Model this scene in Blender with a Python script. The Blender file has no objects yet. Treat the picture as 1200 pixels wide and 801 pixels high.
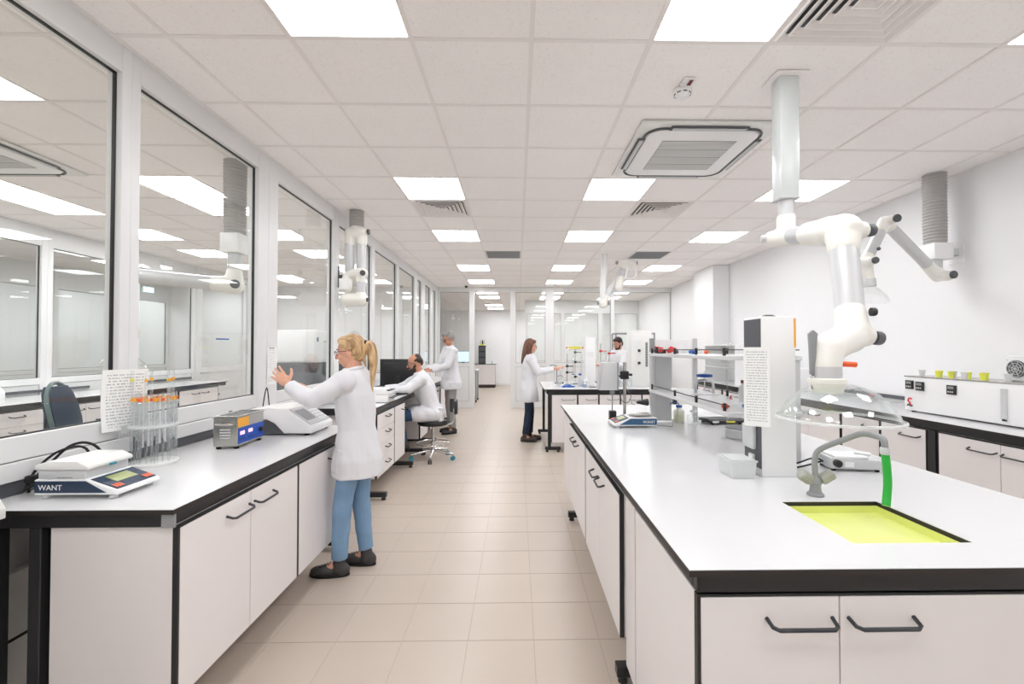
import bpy, bmesh, math, random
from mathutils import Vector, Matrix, Euler, noise
random.seed(7)
PI = math.pi
scn = bpy.context.scene
COL = scn.collection

# ------------------------------------------------------------------ camera, world, exposure
cam_d = bpy.data.cameras.new('camera'); cam = bpy.data.objects.new('camera', cam_d); COL.objects.link(cam)
cam_d.sensor_width = 36.0; cam_d.sensor_fit = 'HORIZONTAL'; cam_d.lens = 522.0 / 1200.0 * 36.0
cam_d.shift_x = -0.0125; cam_d.clip_start = 0.05; cam_d.clip_end = 100
cam.location = (0, 0, 1.478); cam.rotation_euler = (PI / 2 + 0.0152, 0, -0.0168)
scn.camera = cam
w = bpy.data.worlds.new('world'); scn.world = w; w.use_nodes = True
w.node_tree.nodes['Background'].inputs[0].default_value = (0.9, 0.95, 1, 1)
w.node_tree.nodes['Background'].inputs[1].default_value = 0.6
scn.view_settings.view_transform = 'Standard'
try: scn.view_settings.look = 'None'
except Exception: pass
scn.view_settings.gamma = 1.0; scn.view_settings.use_curve_mapping = False
scn.view_settings.exposure = 0.31
LAMP = 10.9                      # radiance of the LED panels
LAMP_COL = (0.968, 0.985, 1.012)
scn.cycles.transparent_max_bounces = 32
scn.cycles.max_bounces = 10
scn.cycles.diffuse_bounces = 6

# ------------------------------------------------------------------ materials
def lin(c):
    c = c / 255.0
    return c / 12.92 if c <= 0.04045 else ((c + 0.055) / 1.055) ** 2.4
def L3(rgb): return (lin(rgb[0]), lin(rgb[1]), lin(rgb[2]), 1)
MATS = {}
def mat(name, rgb, rough=0.5, metal=0.0, var=0.03, scale=8.0, bump=0.0, bscale=200.0, spec=0.5, coat=0.0, sheen=0.0):
    m = bpy.data.materials.new(name); m.use_nodes = True
    nt = m.node_tree; b = nt.nodes['Principled BSDF']
    b.inputs['Roughness'].default_value = rough; b.inputs['Metallic'].default_value = metal
    b.inputs['Specular IOR Level'].default_value = spec
    if coat: b.inputs['Coat Weight'].default_value = coat
    if sheen: b.inputs['Sheen Weight'].default_value = sheen
    tc = nt.nodes.new('ShaderNodeTexCoord')
    n = nt.nodes.new('ShaderNodeTexNoise'); n.inputs['Scale'].default_value = scale; n.inputs['Detail'].default_value = 3
    nt.links.new(tc.outputs['Object'], n.inputs['Vector'])
    r = nt.nodes.new('ShaderNodeMix'); r.data_type = 'RGBA'
    c = L3(rgb)
    r.inputs[6].default_value = tuple(min(1, x * (1 - var)) for x in c[:3]) + (1,)
    r.inputs[7].default_value = tuple(min(1, x * (1 + var)) for x in c[:3]) + (1,)
    nt.links.new(n.outputs['Fac'], r.inputs[0]); nt.links.new(r.outputs[2], b.inputs['Base Color'])
    if bump:
        n2 = nt.nodes.new('ShaderNodeTexNoise'); n2.inputs['Scale'].default_value = bscale; n2.inputs['Detail'].default_value = 2
        nt.links.new(tc.outputs['Object'], n2.inputs['Vector'])
        bp = nt.nodes.new('ShaderNodeBump'); bp.inputs['Strength'].default_value = bump; bp.inputs['Distance'].default_value = 0.003
        nt.links.new(n2.outputs['Fac'], bp.inputs['Height']); nt.links.new(bp.outputs['Normal'], b.inputs['Normal'])
    MATS[name] = m
    return m

def glass_mat(name, tint, f0=0.045, rough=0.0, gloss=1.0):
    m = bpy.data.materials.new(name); m.use_nodes = True; nt = m.node_tree
    nt.nodes.remove(nt.nodes['Principled BSDF']); out = nt.nodes['Material Output']
    tr = nt.nodes.new('ShaderNodeBsdfTransparent'); tr.inputs[0].default_value = tuple(tint) + (1,)
    gl = nt.nodes.new('ShaderNodeBsdfGlossy'); gl.inputs['Roughness'].default_value = rough
    gl.inputs[0].default_value = (0.95, 0.97, 0.96, 1)
    lw = nt.nodes.new('ShaderNodeLayerWeight'); lw.inputs['Blend'].default_value = 0.5
    pw = nt.nodes.new('ShaderNodeMath'); pw.operation = 'POWER'; pw.inputs[1].default_value = 5.0
    ma = nt.nodes.new('ShaderNodeMath'); ma.operation = 'MULTIPLY_ADD'
    ma.inputs[1].default_value = (1 - f0) * gloss; ma.inputs[2].default_value = f0
    nt.links.new(lw.outputs['Facing'], pw.inputs[0]); nt.links.new(pw.outputs[0], ma.inputs[0])
    mx = nt.nodes.new('ShaderNodeMixShader')
    nt.links.new(ma.outputs[0], mx.inputs[0]); nt.links.new(tr.outputs[0], mx.inputs[1]); nt.links.new(gl.outputs[0], mx.inputs[2])
    nt.links.new(mx.outputs[0], out.inputs[0])
    MATS[name] = m
    return m

def frost_mat(name, rgb, trans=0.5):
    m = bpy.data.materials.new(name); m.use_nodes = True; nt = m.node_tree
    b = nt.nodes['Principled BSDF']; b.inputs['Base Color'].default_value = L3(rgb); b.inputs['Roughness'].default_value = 0.35
    b.inputs['Alpha'].default_value = 1 - trans
    MATS[name] = m
    return m

def emit_mat(name, rgb, s):
    m = bpy.data.materials.new(name); m.use_nodes = True; nt = m.node_tree
    b = nt.nodes['Principled BSDF']; b.inputs['Base Color'].default_value = (0.8, 0.8, 0.8, 1)
    b.inputs['Emission Color'].default_value = tuple(rgb) + (1,); b.inputs['Emission Strength'].default_value = s
    MATS[name] = m
    return m

def grid_mat(name, rgb, line, sx, sy, ox, oy, jw, rough=0.5):
    """tile pattern for surfaces too far to build piece by piece (object coordinates, metres)"""
    m = bpy.data.materials.new(name); m.use_nodes = True; nt = m.node_tree; b = nt.nodes['Principled BSDF']
    b.inputs['Roughness'].default_value = rough
    tc = nt.nodes.new('ShaderNodeTexCoord'); mp = nt.nodes.new('ShaderNodeMapping')
    mp.inputs['Location'].default_value = (-ox, -oy, 0)
    nt.links.new(tc.outputs['Object'], mp.inputs['Vector'])
    br = nt.nodes.new('ShaderNodeTexBrick'); br.offset = 0; br.squash = 1
    br.inputs['Scale'].default_value = 1.0; br.inputs['Brick Width'].default_value = sx; br.inputs['Row Height'].default_value = sy
    br.inputs['Mortar Size'].default_value = jw; br.inputs['Mortar Smooth'].default_value = 0
    c = L3(rgb)
    br.inputs['Color1'].default_value = c; br.inputs['Color2'].default_value = tuple(x * 0.97 for x in c[:3]) + (1,)
    br.inputs['Mortar'].default_value = L3(line)
    nt.links.new(mp.outputs[0], br.inputs['Vector']); nt.links.new(br.outputs['Color'], b.inputs['Base Color'])
    MATS[name] = m
    return m

def print_mat(name, paper=(244, 244, 242), ink=(176, 178, 183), rows=20.0):
    """sheet of paper with printed text lines (generated coordinates: x across, z up)"""
    m = bpy.data.materials.new(name); m.use_nodes = True; nt = m.node_tree; b = nt.nodes['Principled BSDF']
    b.inputs['Roughness'].default_value = 0.6
    tc = nt.nodes.new('ShaderNodeTexCoord'); sp = nt.nodes.new('ShaderNodeSeparateXYZ')
    nt.links.new(tc.outputs['Generated'], sp.inputs[0])
    def mth(op, a, bv=None, c=None):
        n = nt.nodes.new('ShaderNodeMath'); n.operation = op
        for i, v in enumerate((a, bv, c)):
            if v is None: continue
            if isinstance(v, (int, float)): n.inputs[i].default_value = v
            else: nt.links.new(v, n.inputs[i])
        return n.outputs[0]
    x, z = sp.outputs['X'], sp.outputs['Z']
    line = mth('LESS_THAN', mth('FRACT', mth('MULTIPLY', z, rows)), 0.38)
    nz = nt.nodes.new('ShaderNodeTexNoise'); nz.inputs['Scale'].default_value = 1.0; nz.inputs['Detail'].default_value = 1
    cb = nt.nodes.new('ShaderNodeCombineXYZ')
    nt.links.new(mth('MULTIPLY', x, 22.0), cb.inputs[0]); nt.links.new(mth('FLOOR', mth('MULTIPLY', z, rows)), cb.inputs[2])
    nt.links.new(cb.outputs[0], nz.inputs['Vector'])
    words = mth('GREATER_THAN', nz.outputs['Fac'], 0.49)
    inx = mth('MULTIPLY', mth('GREATER_THAN', x, 0.1), mth('LESS_THAN', x, 0.9))
    inz = mth('MULTIPLY', mth('GREATER_THAN', z, 0.06), mth('LESS_THAN', z, 0.95))
    fac = mth('MULTIPLY', mth('MULTIPLY', line, words), mth('MULTIPLY', inx, inz))
    mx = nt.nodes.new('ShaderNodeMix'); mx.data_type = 'RGBA'
    mx.inputs[6].default_value = L3(paper); mx.inputs[7].default_value = L3(ink)
    nt.links.new(fac, mx.inputs[0]); nt.links.new(mx.outputs[2], b.inputs['Base Color'])
    MATS[name] = m
    return m

def ceil_tile_mat(name, rgb):
    m = mat(name, rgb, 0.9, var=0.02, scale=3)
    nt = m.node_tree; b = nt.nodes['Principled BSDF']
    tc = [n for n in nt.nodes if n.type == 'TEX_COORD'][0]
    base = b.inputs['Base Color'].links[0].from_socket
    v = nt.nodes.new('ShaderNodeTexNoise'); v.inputs['Scale'].default_value = 95; v.inputs['Detail'].default_value = 2
    nt.links.new(tc.outputs['Object'], v.inputs['Vector'])
    rp = nt.nodes.new('ShaderNodeValToRGB'); rp.color_ramp.elements[0].position = 0.28; rp.color_ramp.elements[1].position = 0.40
    rp.color_ramp.elements[0].color = (0.90, 0.88, 0.87, 1); rp.color_ramp.elements[1].color = (1, 1, 1, 1)
    nt.links.new(v.outputs['Fac'], rp.inputs[0])
    mu = nt.nodes.new('ShaderNodeMix'); mu.data_type = 'RGBA'; mu.blend_type = 'MULTIPLY'; mu.inputs[0].default_value = 1
    nt.links.new(base, mu.inputs[6]); nt.links.new(rp.outputs[0], mu.inputs[7]); nt.links.new(mu.outputs[2], b.inputs['Base Color'])
    bp = nt.nodes.new('ShaderNodeBump'); bp.inputs['Strength'].default_value = 0.25; bp.inputs['Distance'].default_value = 0.002
    nt.links.new(v.outputs['Fac'], bp.inputs['Height']); nt.links.new(bp.outputs['Normal'], b.inputs['Normal'])
    return m

mat('wall', (240, 240, 241), 0.7, var=0.01, bump=0.05, bscale=120)
ceil_tile_mat('ceiltile', (249, 246, 245))
mat('ceilgrid', (238, 234, 232), 0.55)
grid_mat('ceilfar', (246, 243, 242), (230, 225, 222), 0.6, 0.6, 0.071, 0.4075, 0.012)
mat('floortile', (196, 182, 169), 0.32, var=0.035, scale=2.2, bump=0.02, bscale=60)
mat('grout', (180, 165, 152), 0.85)
grid_mat('floorfar', (197, 184, 171), (182, 168, 156), 0.333, 0.333, -0.583, 0.287, 0.003, 0.34)
mat('frame', (224, 224, 224), 0.35, var=0.008)
mat('gasket', (22, 24, 24), 0.5)
glass_mat('pane', (0.974, 0.982, 0.975), 0.035)
glass_mat('tubeglass', (0.93, 0.94, 0.945), 0.16)
glass_mat('clear', (0.965, 0.975, 0.975), 0.06)
glass_mat('clearthin', (0.985, 0.99, 0.99), 0.05, gloss=0.7)
frost_mat('frosted', (238, 240, 240), 0.45)
mat('laminate', (217, 217, 218), 0.22, var=0.008)
mat('cabinet', (236, 231, 230), 0.4, var=0.01)
mat('core', (44, 38, 36), 0.5)
mat('black', (34, 34, 36), 0.45)
mat('blacksteel', (38, 38, 40), 0.38, var=0.06)
mat('rubber', (30, 30, 31), 0.8)
mat('handle', (56, 58, 62), 0.4, var=0.05)
mat('ivory', (240, 238, 231), 0.32, var=0.01)
mat('white', (240, 240, 240), 0.35, var=0.01)
mat('offwhite', (230, 230, 227), 0.4, var=0.015)
mat('lightgrey', (202, 203, 204), 0.4)
mat('midgrey', (150, 152, 154), 0.45)
mat('darkgrey', (84, 86, 90), 0.45)
mat('alu', (205, 206, 207), 0.35, metal=0.75, var=0.03)
mat('alupaint', (208, 209, 210), 0.38, metal=0.25, var=0.02)
mat('columnpaint', (214, 219, 218), 0.28, metal=0.2, var=0.015)
mat('chrome', (215, 215, 216), 0.14, metal=1.0)
mat('steel', (196, 194, 190), 0.26, metal=1.0, var=0.05, bump=0.03, bscale=90)
mat('hose', (176, 174, 172), 0.7, var=0.06, scale=30)
mat('blue', (24, 86, 170), 0.4)
mat('bluelabel', (52, 92, 128), 0.4)
mat('navy', (38, 56, 80), 0.4)
mat('panelblue', (24, 78, 176), 0.4)
mat('orange', (240, 96, 40), 0.45)
mat('amber', (240, 170, 50), 0.5)
mat('red', (214, 52, 44), 0.45)
mat('darkred', (110, 30, 40), 0.45)
mat('green', (40, 172, 60), 0.3)
mat('yellow', (226, 220, 70), 0.5)
mat('limebasin', (226, 232, 136), 0.3, var=0.04, scale=5)
mat('limecup', (226, 232, 90), 0.35)
mat('lcd', (168, 176, 120), 0.3)
mat('orangekey', (238, 118, 88), 0.5)
mat('pinkled', (255, 110, 150), 0.4)
mat('teal', (60, 150, 170), 0.45)
mat('coat', (226, 226, 230), 0.8, var=0.012, bump=0.05, bscale=500, sheen=0.1)
mat('jeans', (126, 160, 192), 0.85, var=0.22, scale=7, bump=0.2, bscale=600)
mat('navytrouser', (34, 48, 66), 0.85, var=0.1)
mat('greytrouser', (150, 148, 146), 0.85, var=0.06)
mat('bluetrouser', (48, 74, 104), 0.85, var=0.1)
mat('shoe', (62, 60, 60), 0.6, var=0.12, scale=20)
mat('shoetoe', (66, 74, 72), 0.55)
mat('shoebrown', (70, 56, 52), 0.6, var=0.12)
mat('chairgreen', (84, 104, 102), 0.3)
mat('knobgrey', (168, 168, 160), 0.5)
mat('sole', (28, 28, 29), 0.8)
mat('skin', (218, 164, 138), 0.5, var=0.05, scale=10)
mat('skin_tan', (196, 140, 112), 0.5, var=0.05, scale=10)
mat('lips', (190, 110, 104), 0.5)
def hair_mat(name, a, b_):
    m = mat(name, a, 0.45, var=0.0)
    nt = m.node_tree; b = nt.nodes['Principled BSDF']
    tc = [n for n in nt.nodes if n.type == 'TEX_COORD'][0]
    mp = nt.nodes.new('ShaderNodeMapping'); mp.inputs['Scale'].default_value = (90, 22, 9)
    n = nt.nodes.new('ShaderNodeTexNoise'); n.inputs['Scale'].default_value = 1; n.inputs['Detail'].default_value = 3
    nt.links.new(tc.outputs['Object'], mp.inputs['Vector']); nt.links.new(mp.outputs[0], n.inputs['Vector'])
    rp = nt.nodes.new('ShaderNodeValToRGB'); rp.color_ramp.elements[0].position = 0.35; rp.color_ramp.elements[1].position = 0.65
    rp.color_ramp.elements[0].color = L3(b_); rp.color_ramp.elements[1].color = L3(a)
    nt.links.new(n.outputs['Fac'], rp.inputs[0]); nt.links.new(rp.outputs[0], b.inputs['Base Color'])
    bp = nt.nodes.new('ShaderNodeBump'); bp.inputs['Strength'].default_value = 0.5; bp.inputs['Distance'].default_value = 0.004
    nt.links.new(n.outputs['Fac'], bp.inputs['Height']); nt.links.new(bp.outputs['Normal'], b.inputs['Normal'])
hair_mat('blonde', (222, 188, 142), (150, 112, 72))
hair_mat('brown', (122, 78, 56), (76, 44, 32))
hair_mat('darkhair', (62, 44, 38), (34, 24, 22))
hair_mat('greyhair', (166, 164, 162), (112, 110, 110))
print_mat('printed')
print_mat('printed_fine', rows=30.0)
mat('screenblue', (120, 160, 200), 0.2)
emit_mat('lamp', LAMP_COL, LAMP)
emit_mat('exitsign', (0.10, 0.62, 0.68), 0.8)
emit_mat('monitor_on', (0.35, 0.55, 0.72), 0.8)
emit_mat('led_pink', (1.0, 0.25, 0.45), 1.0)

# ------------------------------------------------------------------ mesh helpers
def nb(): return bmesh.new()
def box(bm, x0, x1, y0, y1, z0, z1, bev=0.0, seg=1, mx=None):
    vs = [bm.verts.new(p) for p in ((x0,y0,z0),(x1,y0,z0),(x1,y1,z0),(x0,y1,z0),(x0,y0,z1),(x1,y0,z1),(x1,y1,z1),(x0,y1,z1))]
    if mx is not None:
        for v in vs: v.co = mx @ v.co
    fs = [bm.faces.new([vs[i] for i in f]) for f in ((3,2,1,0),(4,5,6,7),(0,1,5,4),(1,2,6,5),(2,3,7,6),(3,0,4,7))]
    if bev > 0:
        es = list({e for f in fs for e in f.edges})
        bmesh.ops.bevel(bm, geom=es, offset=bev, segments=seg, profile=0.5, affect='EDGES')
    return bm
def frame_axes(d):
    d = Vector(d).normalized()
    a = Vector((0, 0, 1)) if abs(d.z) < 0.9 else Vector((1, 0, 0))
    u = d.cross(a).normalized(); v = d.cross(u).normalized()
    return d, u, v
def rings(bm, loops, cap=True, closed=False):
    rs = [[bm.verts.new(p) for p in lp] for lp in loops]
    n = len(rs[0])
    rng = range(len(rs)) if closed else range(len(rs) - 1)
    for i in rng:
        a, b = rs[i], rs[(i + 1) % len(rs)]
        for k in range(n):
            bm.faces.new((a[k], a[(k + 1) % n], b[(k + 1) % n], b[k]))
    if cap and not closed:
        bm.faces.new(list(reversed(rs[0]))); bm.faces.new(rs[-1])
    return bm
def cyl(bm, p0, p1, r0, r1=None, seg=16, cap=True):
    r1 = r0 if r1 is None else r1
    p0, p1 = Vector(p0), Vector(p1); d, u, v = frame_axes(p1 - p0)
    lp = []
    for p, r in ((p0, r0), (p1, r1)):
        lp.append([p + u * (r * math.cos(2*PI*k/seg)) + v * (r * math.sin(2*PI*k/seg)) for k in range(seg)])
    return rings(bm, lp, cap)
def lathe(bm, prof, c=(0,0,0), axis=(0,0,1), seg=24, cap=True):
    """prof: list of (radius, height) along the axis"""
    c = Vector(c); d, u, v = frame_axes(axis)
    lp = [[c + d * h + u * (max(r, 1e-4) * math.cos(2*PI*k/seg)) + v * (max(r, 1e-4) * math.sin(2*PI*k/seg)) for k in range(seg)] for r, h in prof]
    return rings(bm, lp, cap)
def tube(bm, pts, r, seg=10, cap=True, closed=False):
    pts = [Vector(p) for p in pts]; n = len(pts)
    rr = r if isinstance(r, (list, tuple)) else [r] * n
    lp = []; up = None
    for i, p in enumerate(pts):
        if closed: t = pts[(i + 1) % n] - pts[i - 1]
        else: t = pts[min(i + 1, n - 1)] - pts[max(i - 1, 0)]
        t.normalize()
        if up is None: _, u, v = frame_axes(t)
        else:
            u = (up - t * up.dot(t)).normalized(); v = t.cross(u)
        up = u
        lp.append([p + u * (rr[i] * math.cos(2*PI*k/seg)) + v * (rr[i] * math.sin(2*PI*k/seg)) for k in range(seg)])
    return rings(bm, lp, cap, closed)
def smooth_path(pts, n=6):
    pts = [Vector(p) for p in pts]; out = []
    P = [pts[0]] + pts + [pts[-1]]
    for i in range(1, len(P) - 2):
        for k in range(n):
            t = k / n; a, b, c, d = P[i-1], P[i], P[i+1], P[i+2]
            out.append(0.5 * ((2*b) + (c - a)*t + (2*a - 5*b + 4*c - d)*t*t + (3*b - a - 3*c + d)*t**3))
    out.append(pts[-1])
    return out
def prism(bm, poly, axis, a, b, bev=0.0):
    """extrude a 2D polygon; axis 'x': poly in (y,z); 'y': (x,z); 'z': (x,y)"""
    def mk(p, t):
        return (t, p[0], p[1]) if axis == 'x' else (p[0], t, p[1]) if axis == 'y' else (p[0], p[1], t)
    lo = [bm.verts.new(mk(p, a)) for p in poly]; hi = [bm.verts.new(mk(p, b)) for p in poly]
    n = len(poly); fs = []
    for k in range(n): fs.append(bm.faces.new((lo[k], lo[(k+1) % n], hi[(k+1) % n], hi[k])))
    fs.append(bm.faces.new(list(reversed(lo)))); fs.append(bm.faces.new(hi))
    if bev > 0:
        es = list({e for f in fs for e in f.edges})
        bmesh.ops.bevel(bm, geom=es, offset=bev, segments=2, profile=0.5, affect='EDGES')
    return bm
def ball(bm, c, r, mx=None, u=16, v=10):
    """ellipsoid; r scalar or triple; mx optional 3x3 rotation"""
    c = Vector(c); r = (r, r, r) if isinstance(r, (int, float)) else r
    lp = []
    for i in range(v + 1):
        th = PI * (i + (0.02 if i == 0 else -0.02 if i == v else 0)) / v
        lp.append([])
        for k in range(u):
            ph = 2 * PI * k / u
            p = Vector((r[0]*math.sin(th)*math.cos(ph), r[1]*math.sin(th)*math.sin(ph), -r[2]*math.cos(th)))
            if mx is not None: p = mx @ p
            lp[-1].append(c + p)
    return rings(bm, lp)
def capsule(bm, p0, p1, r0, r1=None, seg=14):
    r1 = r0 if r1 is None else r1
    p0, p1 = Vector(p0), Vector(p1); ln = (p1 - p0).length
    if ln < 1e-5: return ball(bm, p0, r0)
    prof = []
    for i in range(5): a = PI / 2 * (1 - i / 4); prof.append((r0 * math.cos(a) + 1e-4, -r0 * math.sin(a)))
    for i in range(5): a = PI / 2 * i / 4; prof.append((r1 * math.cos(a) + 1e-4, ln + r1 * math.sin(a)))
    return lathe(bm, prof, p0, p1 - p0, seg)
def to_mesh(bm, name, matname, angle=35):
    bmesh.ops.recalc_face_normals(bm, faces=bm.faces[:])
    me = bpy.data.meshes.new(name); bm.to_mesh(me); bm.free()
    if matname: me.materials.append(MATS[matname])
    for p in me.polygons: p.use_smooth = True
    me.set_sharp_from_angle(angle=math.radians(angle))
    return me
def obj(name, bm, matname, parent=None, angle=35, loc=None, rotz=None, label=None):
    me = bm if isinstance(bm, bpy.types.Mesh) else to_mesh(bm, name, matname, angle)
    o = bpy.data.objects.new(name, me); COL.objects.link(o)
    if parent is not None: o.parent = parent
    if loc is not None: o.location = loc
    if rotz is not None: o.rotation_euler = (0, 0, rotz)
    if label: o['label'] = label
    return o
def tag(o, label=None, cat=None, group=None, kind=None):
    if label: o['label'] = label
    if cat: o['category'] = cat
    if group: o['group'] = group
    if kind: o['kind'] = kind
    return o
def thing(name, label, cat, loc=(0,0,0), rotz=0.0, group=None):
    o = bpy.data.objects.new(name, None); COL.objects.link(o); o.empty_display_size = 0.1
    o.location = loc; o.rotation_euler = (0, 0, rotz)
    return tag(o, label, cat, group)
def struct(name, bm, matname, label, parent=None, cat=None, loc=None, rotz=None):
    o = obj(name, bm, matname, parent, loc=loc, rotz=rotz)
    o['kind'] = 'structure'; o['label'] = label; o['category'] = cat or name.split('_')[0]
    return o
def dup(root, loc=None, rotz=None, label=None):
    r = root.copy(); COL.objects.link(r)
    if loc is not None: r.location = loc
    if rotz is not None: r.rotation_euler = (0, 0, rotz)
    if label: r['label'] = label
    for ch in list(root.children):
        c = ch.copy(); COL.objects.link(c); c.parent = r
        for g in list(ch.children):
            d = g.copy(); COL.objects.link(d); d.parent = c
    return r
def text_mesh(s, size, matname, ext=0.0006, align='LEFT'):
    cu = bpy.data.curves.new('lettering', 'FONT'); cu.body = s; cu.size = size; cu.extrude = ext; cu.align_x = align
    t = bpy.data.objects.new('tmp', cu); COL.objects.link(t)
    bpy.context.view_layer.update()
    me = bpy.data.meshes.new_from_object(t.evaluated_get(bpy.context.evaluated_depsgraph_get()))
    bpy.data.objects.remove(t); bpy.data.curves.remove(cu)
    me.materials.clear(); me.materials.append(MATS[matname]); me.name = 'lettering'
    return me
def remesh(bm, name, matname, voxel, smooth=2, fold=0.0, fscale=(14, 14, 5), zmin=None):
    me = bpy.data.meshes.new('tmp'); bmesh.ops.recalc_face_normals(bm, faces=bm.faces[:]); bm.to_mesh(me); bm.free()
    t = bpy.data.objects.new('tmp', me); COL.objects.link(t)
    md = t.modifiers.new('r', 'REMESH'); md.mode = 'VOXEL'; md.voxel_size = voxel; md.adaptivity = 0
    bpy.context.view_layer.update()
    out = bpy.data.meshes.new_from_object(t.evaluated_get(bpy.context.evaluated_depsgraph_get()))
    bpy.data.objects.remove(t); bpy.data.meshes.remove(me)
    b2 = nb(); b2.from_mesh(out); bpy.data.meshes.remove(out)
    for _ in range(smooth): bmesh.ops.smooth_vert(b2, verts=b2.verts[:], factor=0.5, use_axis_x=True, use_axis_y=True, use_axis_z=True)
    if fold > 0:
        b2.normal_update()
        for v in b2.verts:
            p = v.co
            q = noise.noise(Vector((p.x * fscale[0] + p.z * 4, p.y * fscale[1] - p.z * 3, p.z * fscale[2])))
            q2 = noise.noise(Vector((p.x * 5 + 9, p.y * 5, p.z * 9 + p.x * 6)))
            v.co = p + v.normal * (fold * (q + 0.6 * q2))
    if zmin is not None:
        for v in b2.verts:
            if v.co.z < zmin: v.co.z = zmin
    m2 = bpy.data.meshes.new(name); b2.to_mesh(m2); b2.free()
    m2.materials.append(MATS[matname])
    for p in m2.polygons: p.use_smooth = True
    return m2

# ================================================================== THE SETTING
H = 3.02
# ---- floor
bm = nb(); box(bm, -10.2, 3.98, -2.1, 18.8, -0.12, -0.002)
floor = struct('floor', bm, 'floorfar', 'beige square floor tiles with fine joints running through the laboratory')
bm = nb(); box(bm, -0.1645, 0.1645, -0.1645, 0.1645, -0.0018, 0.0, 0.0006)
tile_me = to_mesh(bm, 'tile', 'floortile')
for i in range(-4, 6):
    for j in range(-4, 14):
        o = bpy.data.objects.new('tile', tile_me); COL.objects.link(o); o.parent = floor
        o.location = (-0.583 + 0.333 * (i + 0.5), 2.285 + 0.333 * (j + 0.5), random.uniform(-0.0002, 0.0))
        o.rotation_euler = (0, 0, random.choice((0, PI/2, PI, -PI/2)))
# ---- ceilings
cols = [0.071 + 0.6 * i for i in range(-10, 7)]
rowy = [2.2075 + 0.6 * j for j in range(-1, 16)]
lamp_main = [(a, b) for a in (-1.129, 0.671, 2.471) for b in (1.6075, 4.0075, 5.8075, 8.2075, 10.0075)]
vent_main = [(-1.129, 4.6075), (1.271, 4.6075), (1.271, 1.6075)]
grille_main = [(-0.529, 7.0075), (1.871, 7.0075)]
lamp_next = [(-3.529, 1.6075), (-3.529, 2.2075), (-5.329, 4.0075), (-5.329, 4.6075), (-3.529, 4.0075), (-3.529, 4.6075), (-5.329, 5.8075), (-5.329, 7.0075), (-3.529, 7.0075), (-3.529, 8.8075), (-5.329, 9.4075), (-5.329, 1.6075)]
def near(a, b): return abs(a[0] - b[0]) < 0.02 and abs(a[1] - b[1]) < 0.02
def ceiling(x0, x1, y0, y1, label, skip, name='ceiling'):
    bm = nb(); box(bm, x0, x1, -2.1, y1 + 0.0, H + 0.03, H + 0.12)
    c = struct(name, bm, 'ceilfar', label)
    cache = {}
    xs = sorted(set([x0] + [q for q in cols if x0 + 0.03 < q < x1 - 0.03] + [x1]))
    ys = sorted(set([y0] + [q for q in rowy if y0 + 0.03 < q < y1 - 0.03] + [y1]))
    for a, b in zip(xs, xs[1:]):
        for p, q in zip(ys, ys[1:]):
            if any(near((a, p), s) for s in skip): continue
            k = (round(b - a, 3), round(q - p, 3))
            if k not in cache:
                bm = nb(); hx, hy = k[0]/2 - 0.006, k[1]/2 - 0.006
                box(bm, -hx, hx, -hy, hy, 0.004, 0.022, 0.003)
                cache[k] = to_mesh(bm, 'ceiling_tile', 'ceiltile')
            o = bpy.data.objects.new('ceiling_tile', cache[k]); COL.objects.link(o); o.parent = c
            o.location = ((a + b) / 2, (p + q) / 2, H)
    for a in xs:
        bm = nb(); aa = min(max(a, x0 + 0.012), x1 - 0.012); box(bm, aa - 0.012, aa + 0.012, y0, y1, H, H + 0.006); obj('grid_runner', bm, 'ceilgrid', c)
    for p in ys:
        bm = nb(); pp = min(max(p, y0 + 0.012), y1 - 0.012); box(bm, x0, x1, pp - 0.012, pp + 0.012, H + 0.0002, H + 0.0055); obj('grid_runner', bm, 'ceilgrid', c)
    return c
ceiling(-2.0, 3.9, 1.0, 11.16, 'suspended ceiling of speckled off-white square tiles over the benches', lamp_main + vent_main + grille_main)
ceiling(-6.0, -2.08, 1.0, 11.16, 'suspended tile ceiling of the room behind the long glass wall', lamp_next)
bm = nb(); box(bm, -10.2, -6.08, -2.1, 18.8, H, H + 0.1)
struct('ceiling', bm, 'ceilfar', 'tiled ceiling of the farthest room past two glass walls')
bm = nb(); box(bm, -6.08, 3.98, 11.24, 18.8, H, H + 0.1)
struct('ceiling', bm, 'ceilfar', 'tiled ceiling of the room through the open doorway')
# ---- solid walls
bm = nb(); box(bm, 3.9, 3.98, -2.1, 18.8, 0, H + 0.03)
wr = struct('wall_right', bm, 'wall', 'plain white plastered wall behind the water bath bench')
bm = nb(); box(bm, 3.60, 3.90, 8.12, 9.02, 0, H, 0.004)
struct('wall_pillar', bm, 'wall', 'square white pillar standing out from the plain white wall', cat='pillar')
bm = nb(); box(bm, -10.2, 3.98, -2.18, -2.1, 0, H + 0.03)
struct('wall_rear', bm, 'wall', 'plain white wall closing the laboratory opposite the glazed partition with doorway')
bm = nb(); box(bm, -10.2, 3.98, 18.0, 18.08, 0, H + 0.03)
wb = struct('wall_back', bm, 'wall', 'plain white end wall of the room through the doorway')
bm = nb(); box(bm, -10.2, 3.9, 17.985, 18.0, 0, 0.08); struct('baseboard_back', bm, 'offwhite', 'low beige skirting along the end wall through the doorway')
bm = nb(); box(bm, -10.28, -10.2, -2.1, 18.8, 0, H + 0.03)
struct('wall_left', bm, 'wall', 'white outer wall of the farthest room past two glass walls')
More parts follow.
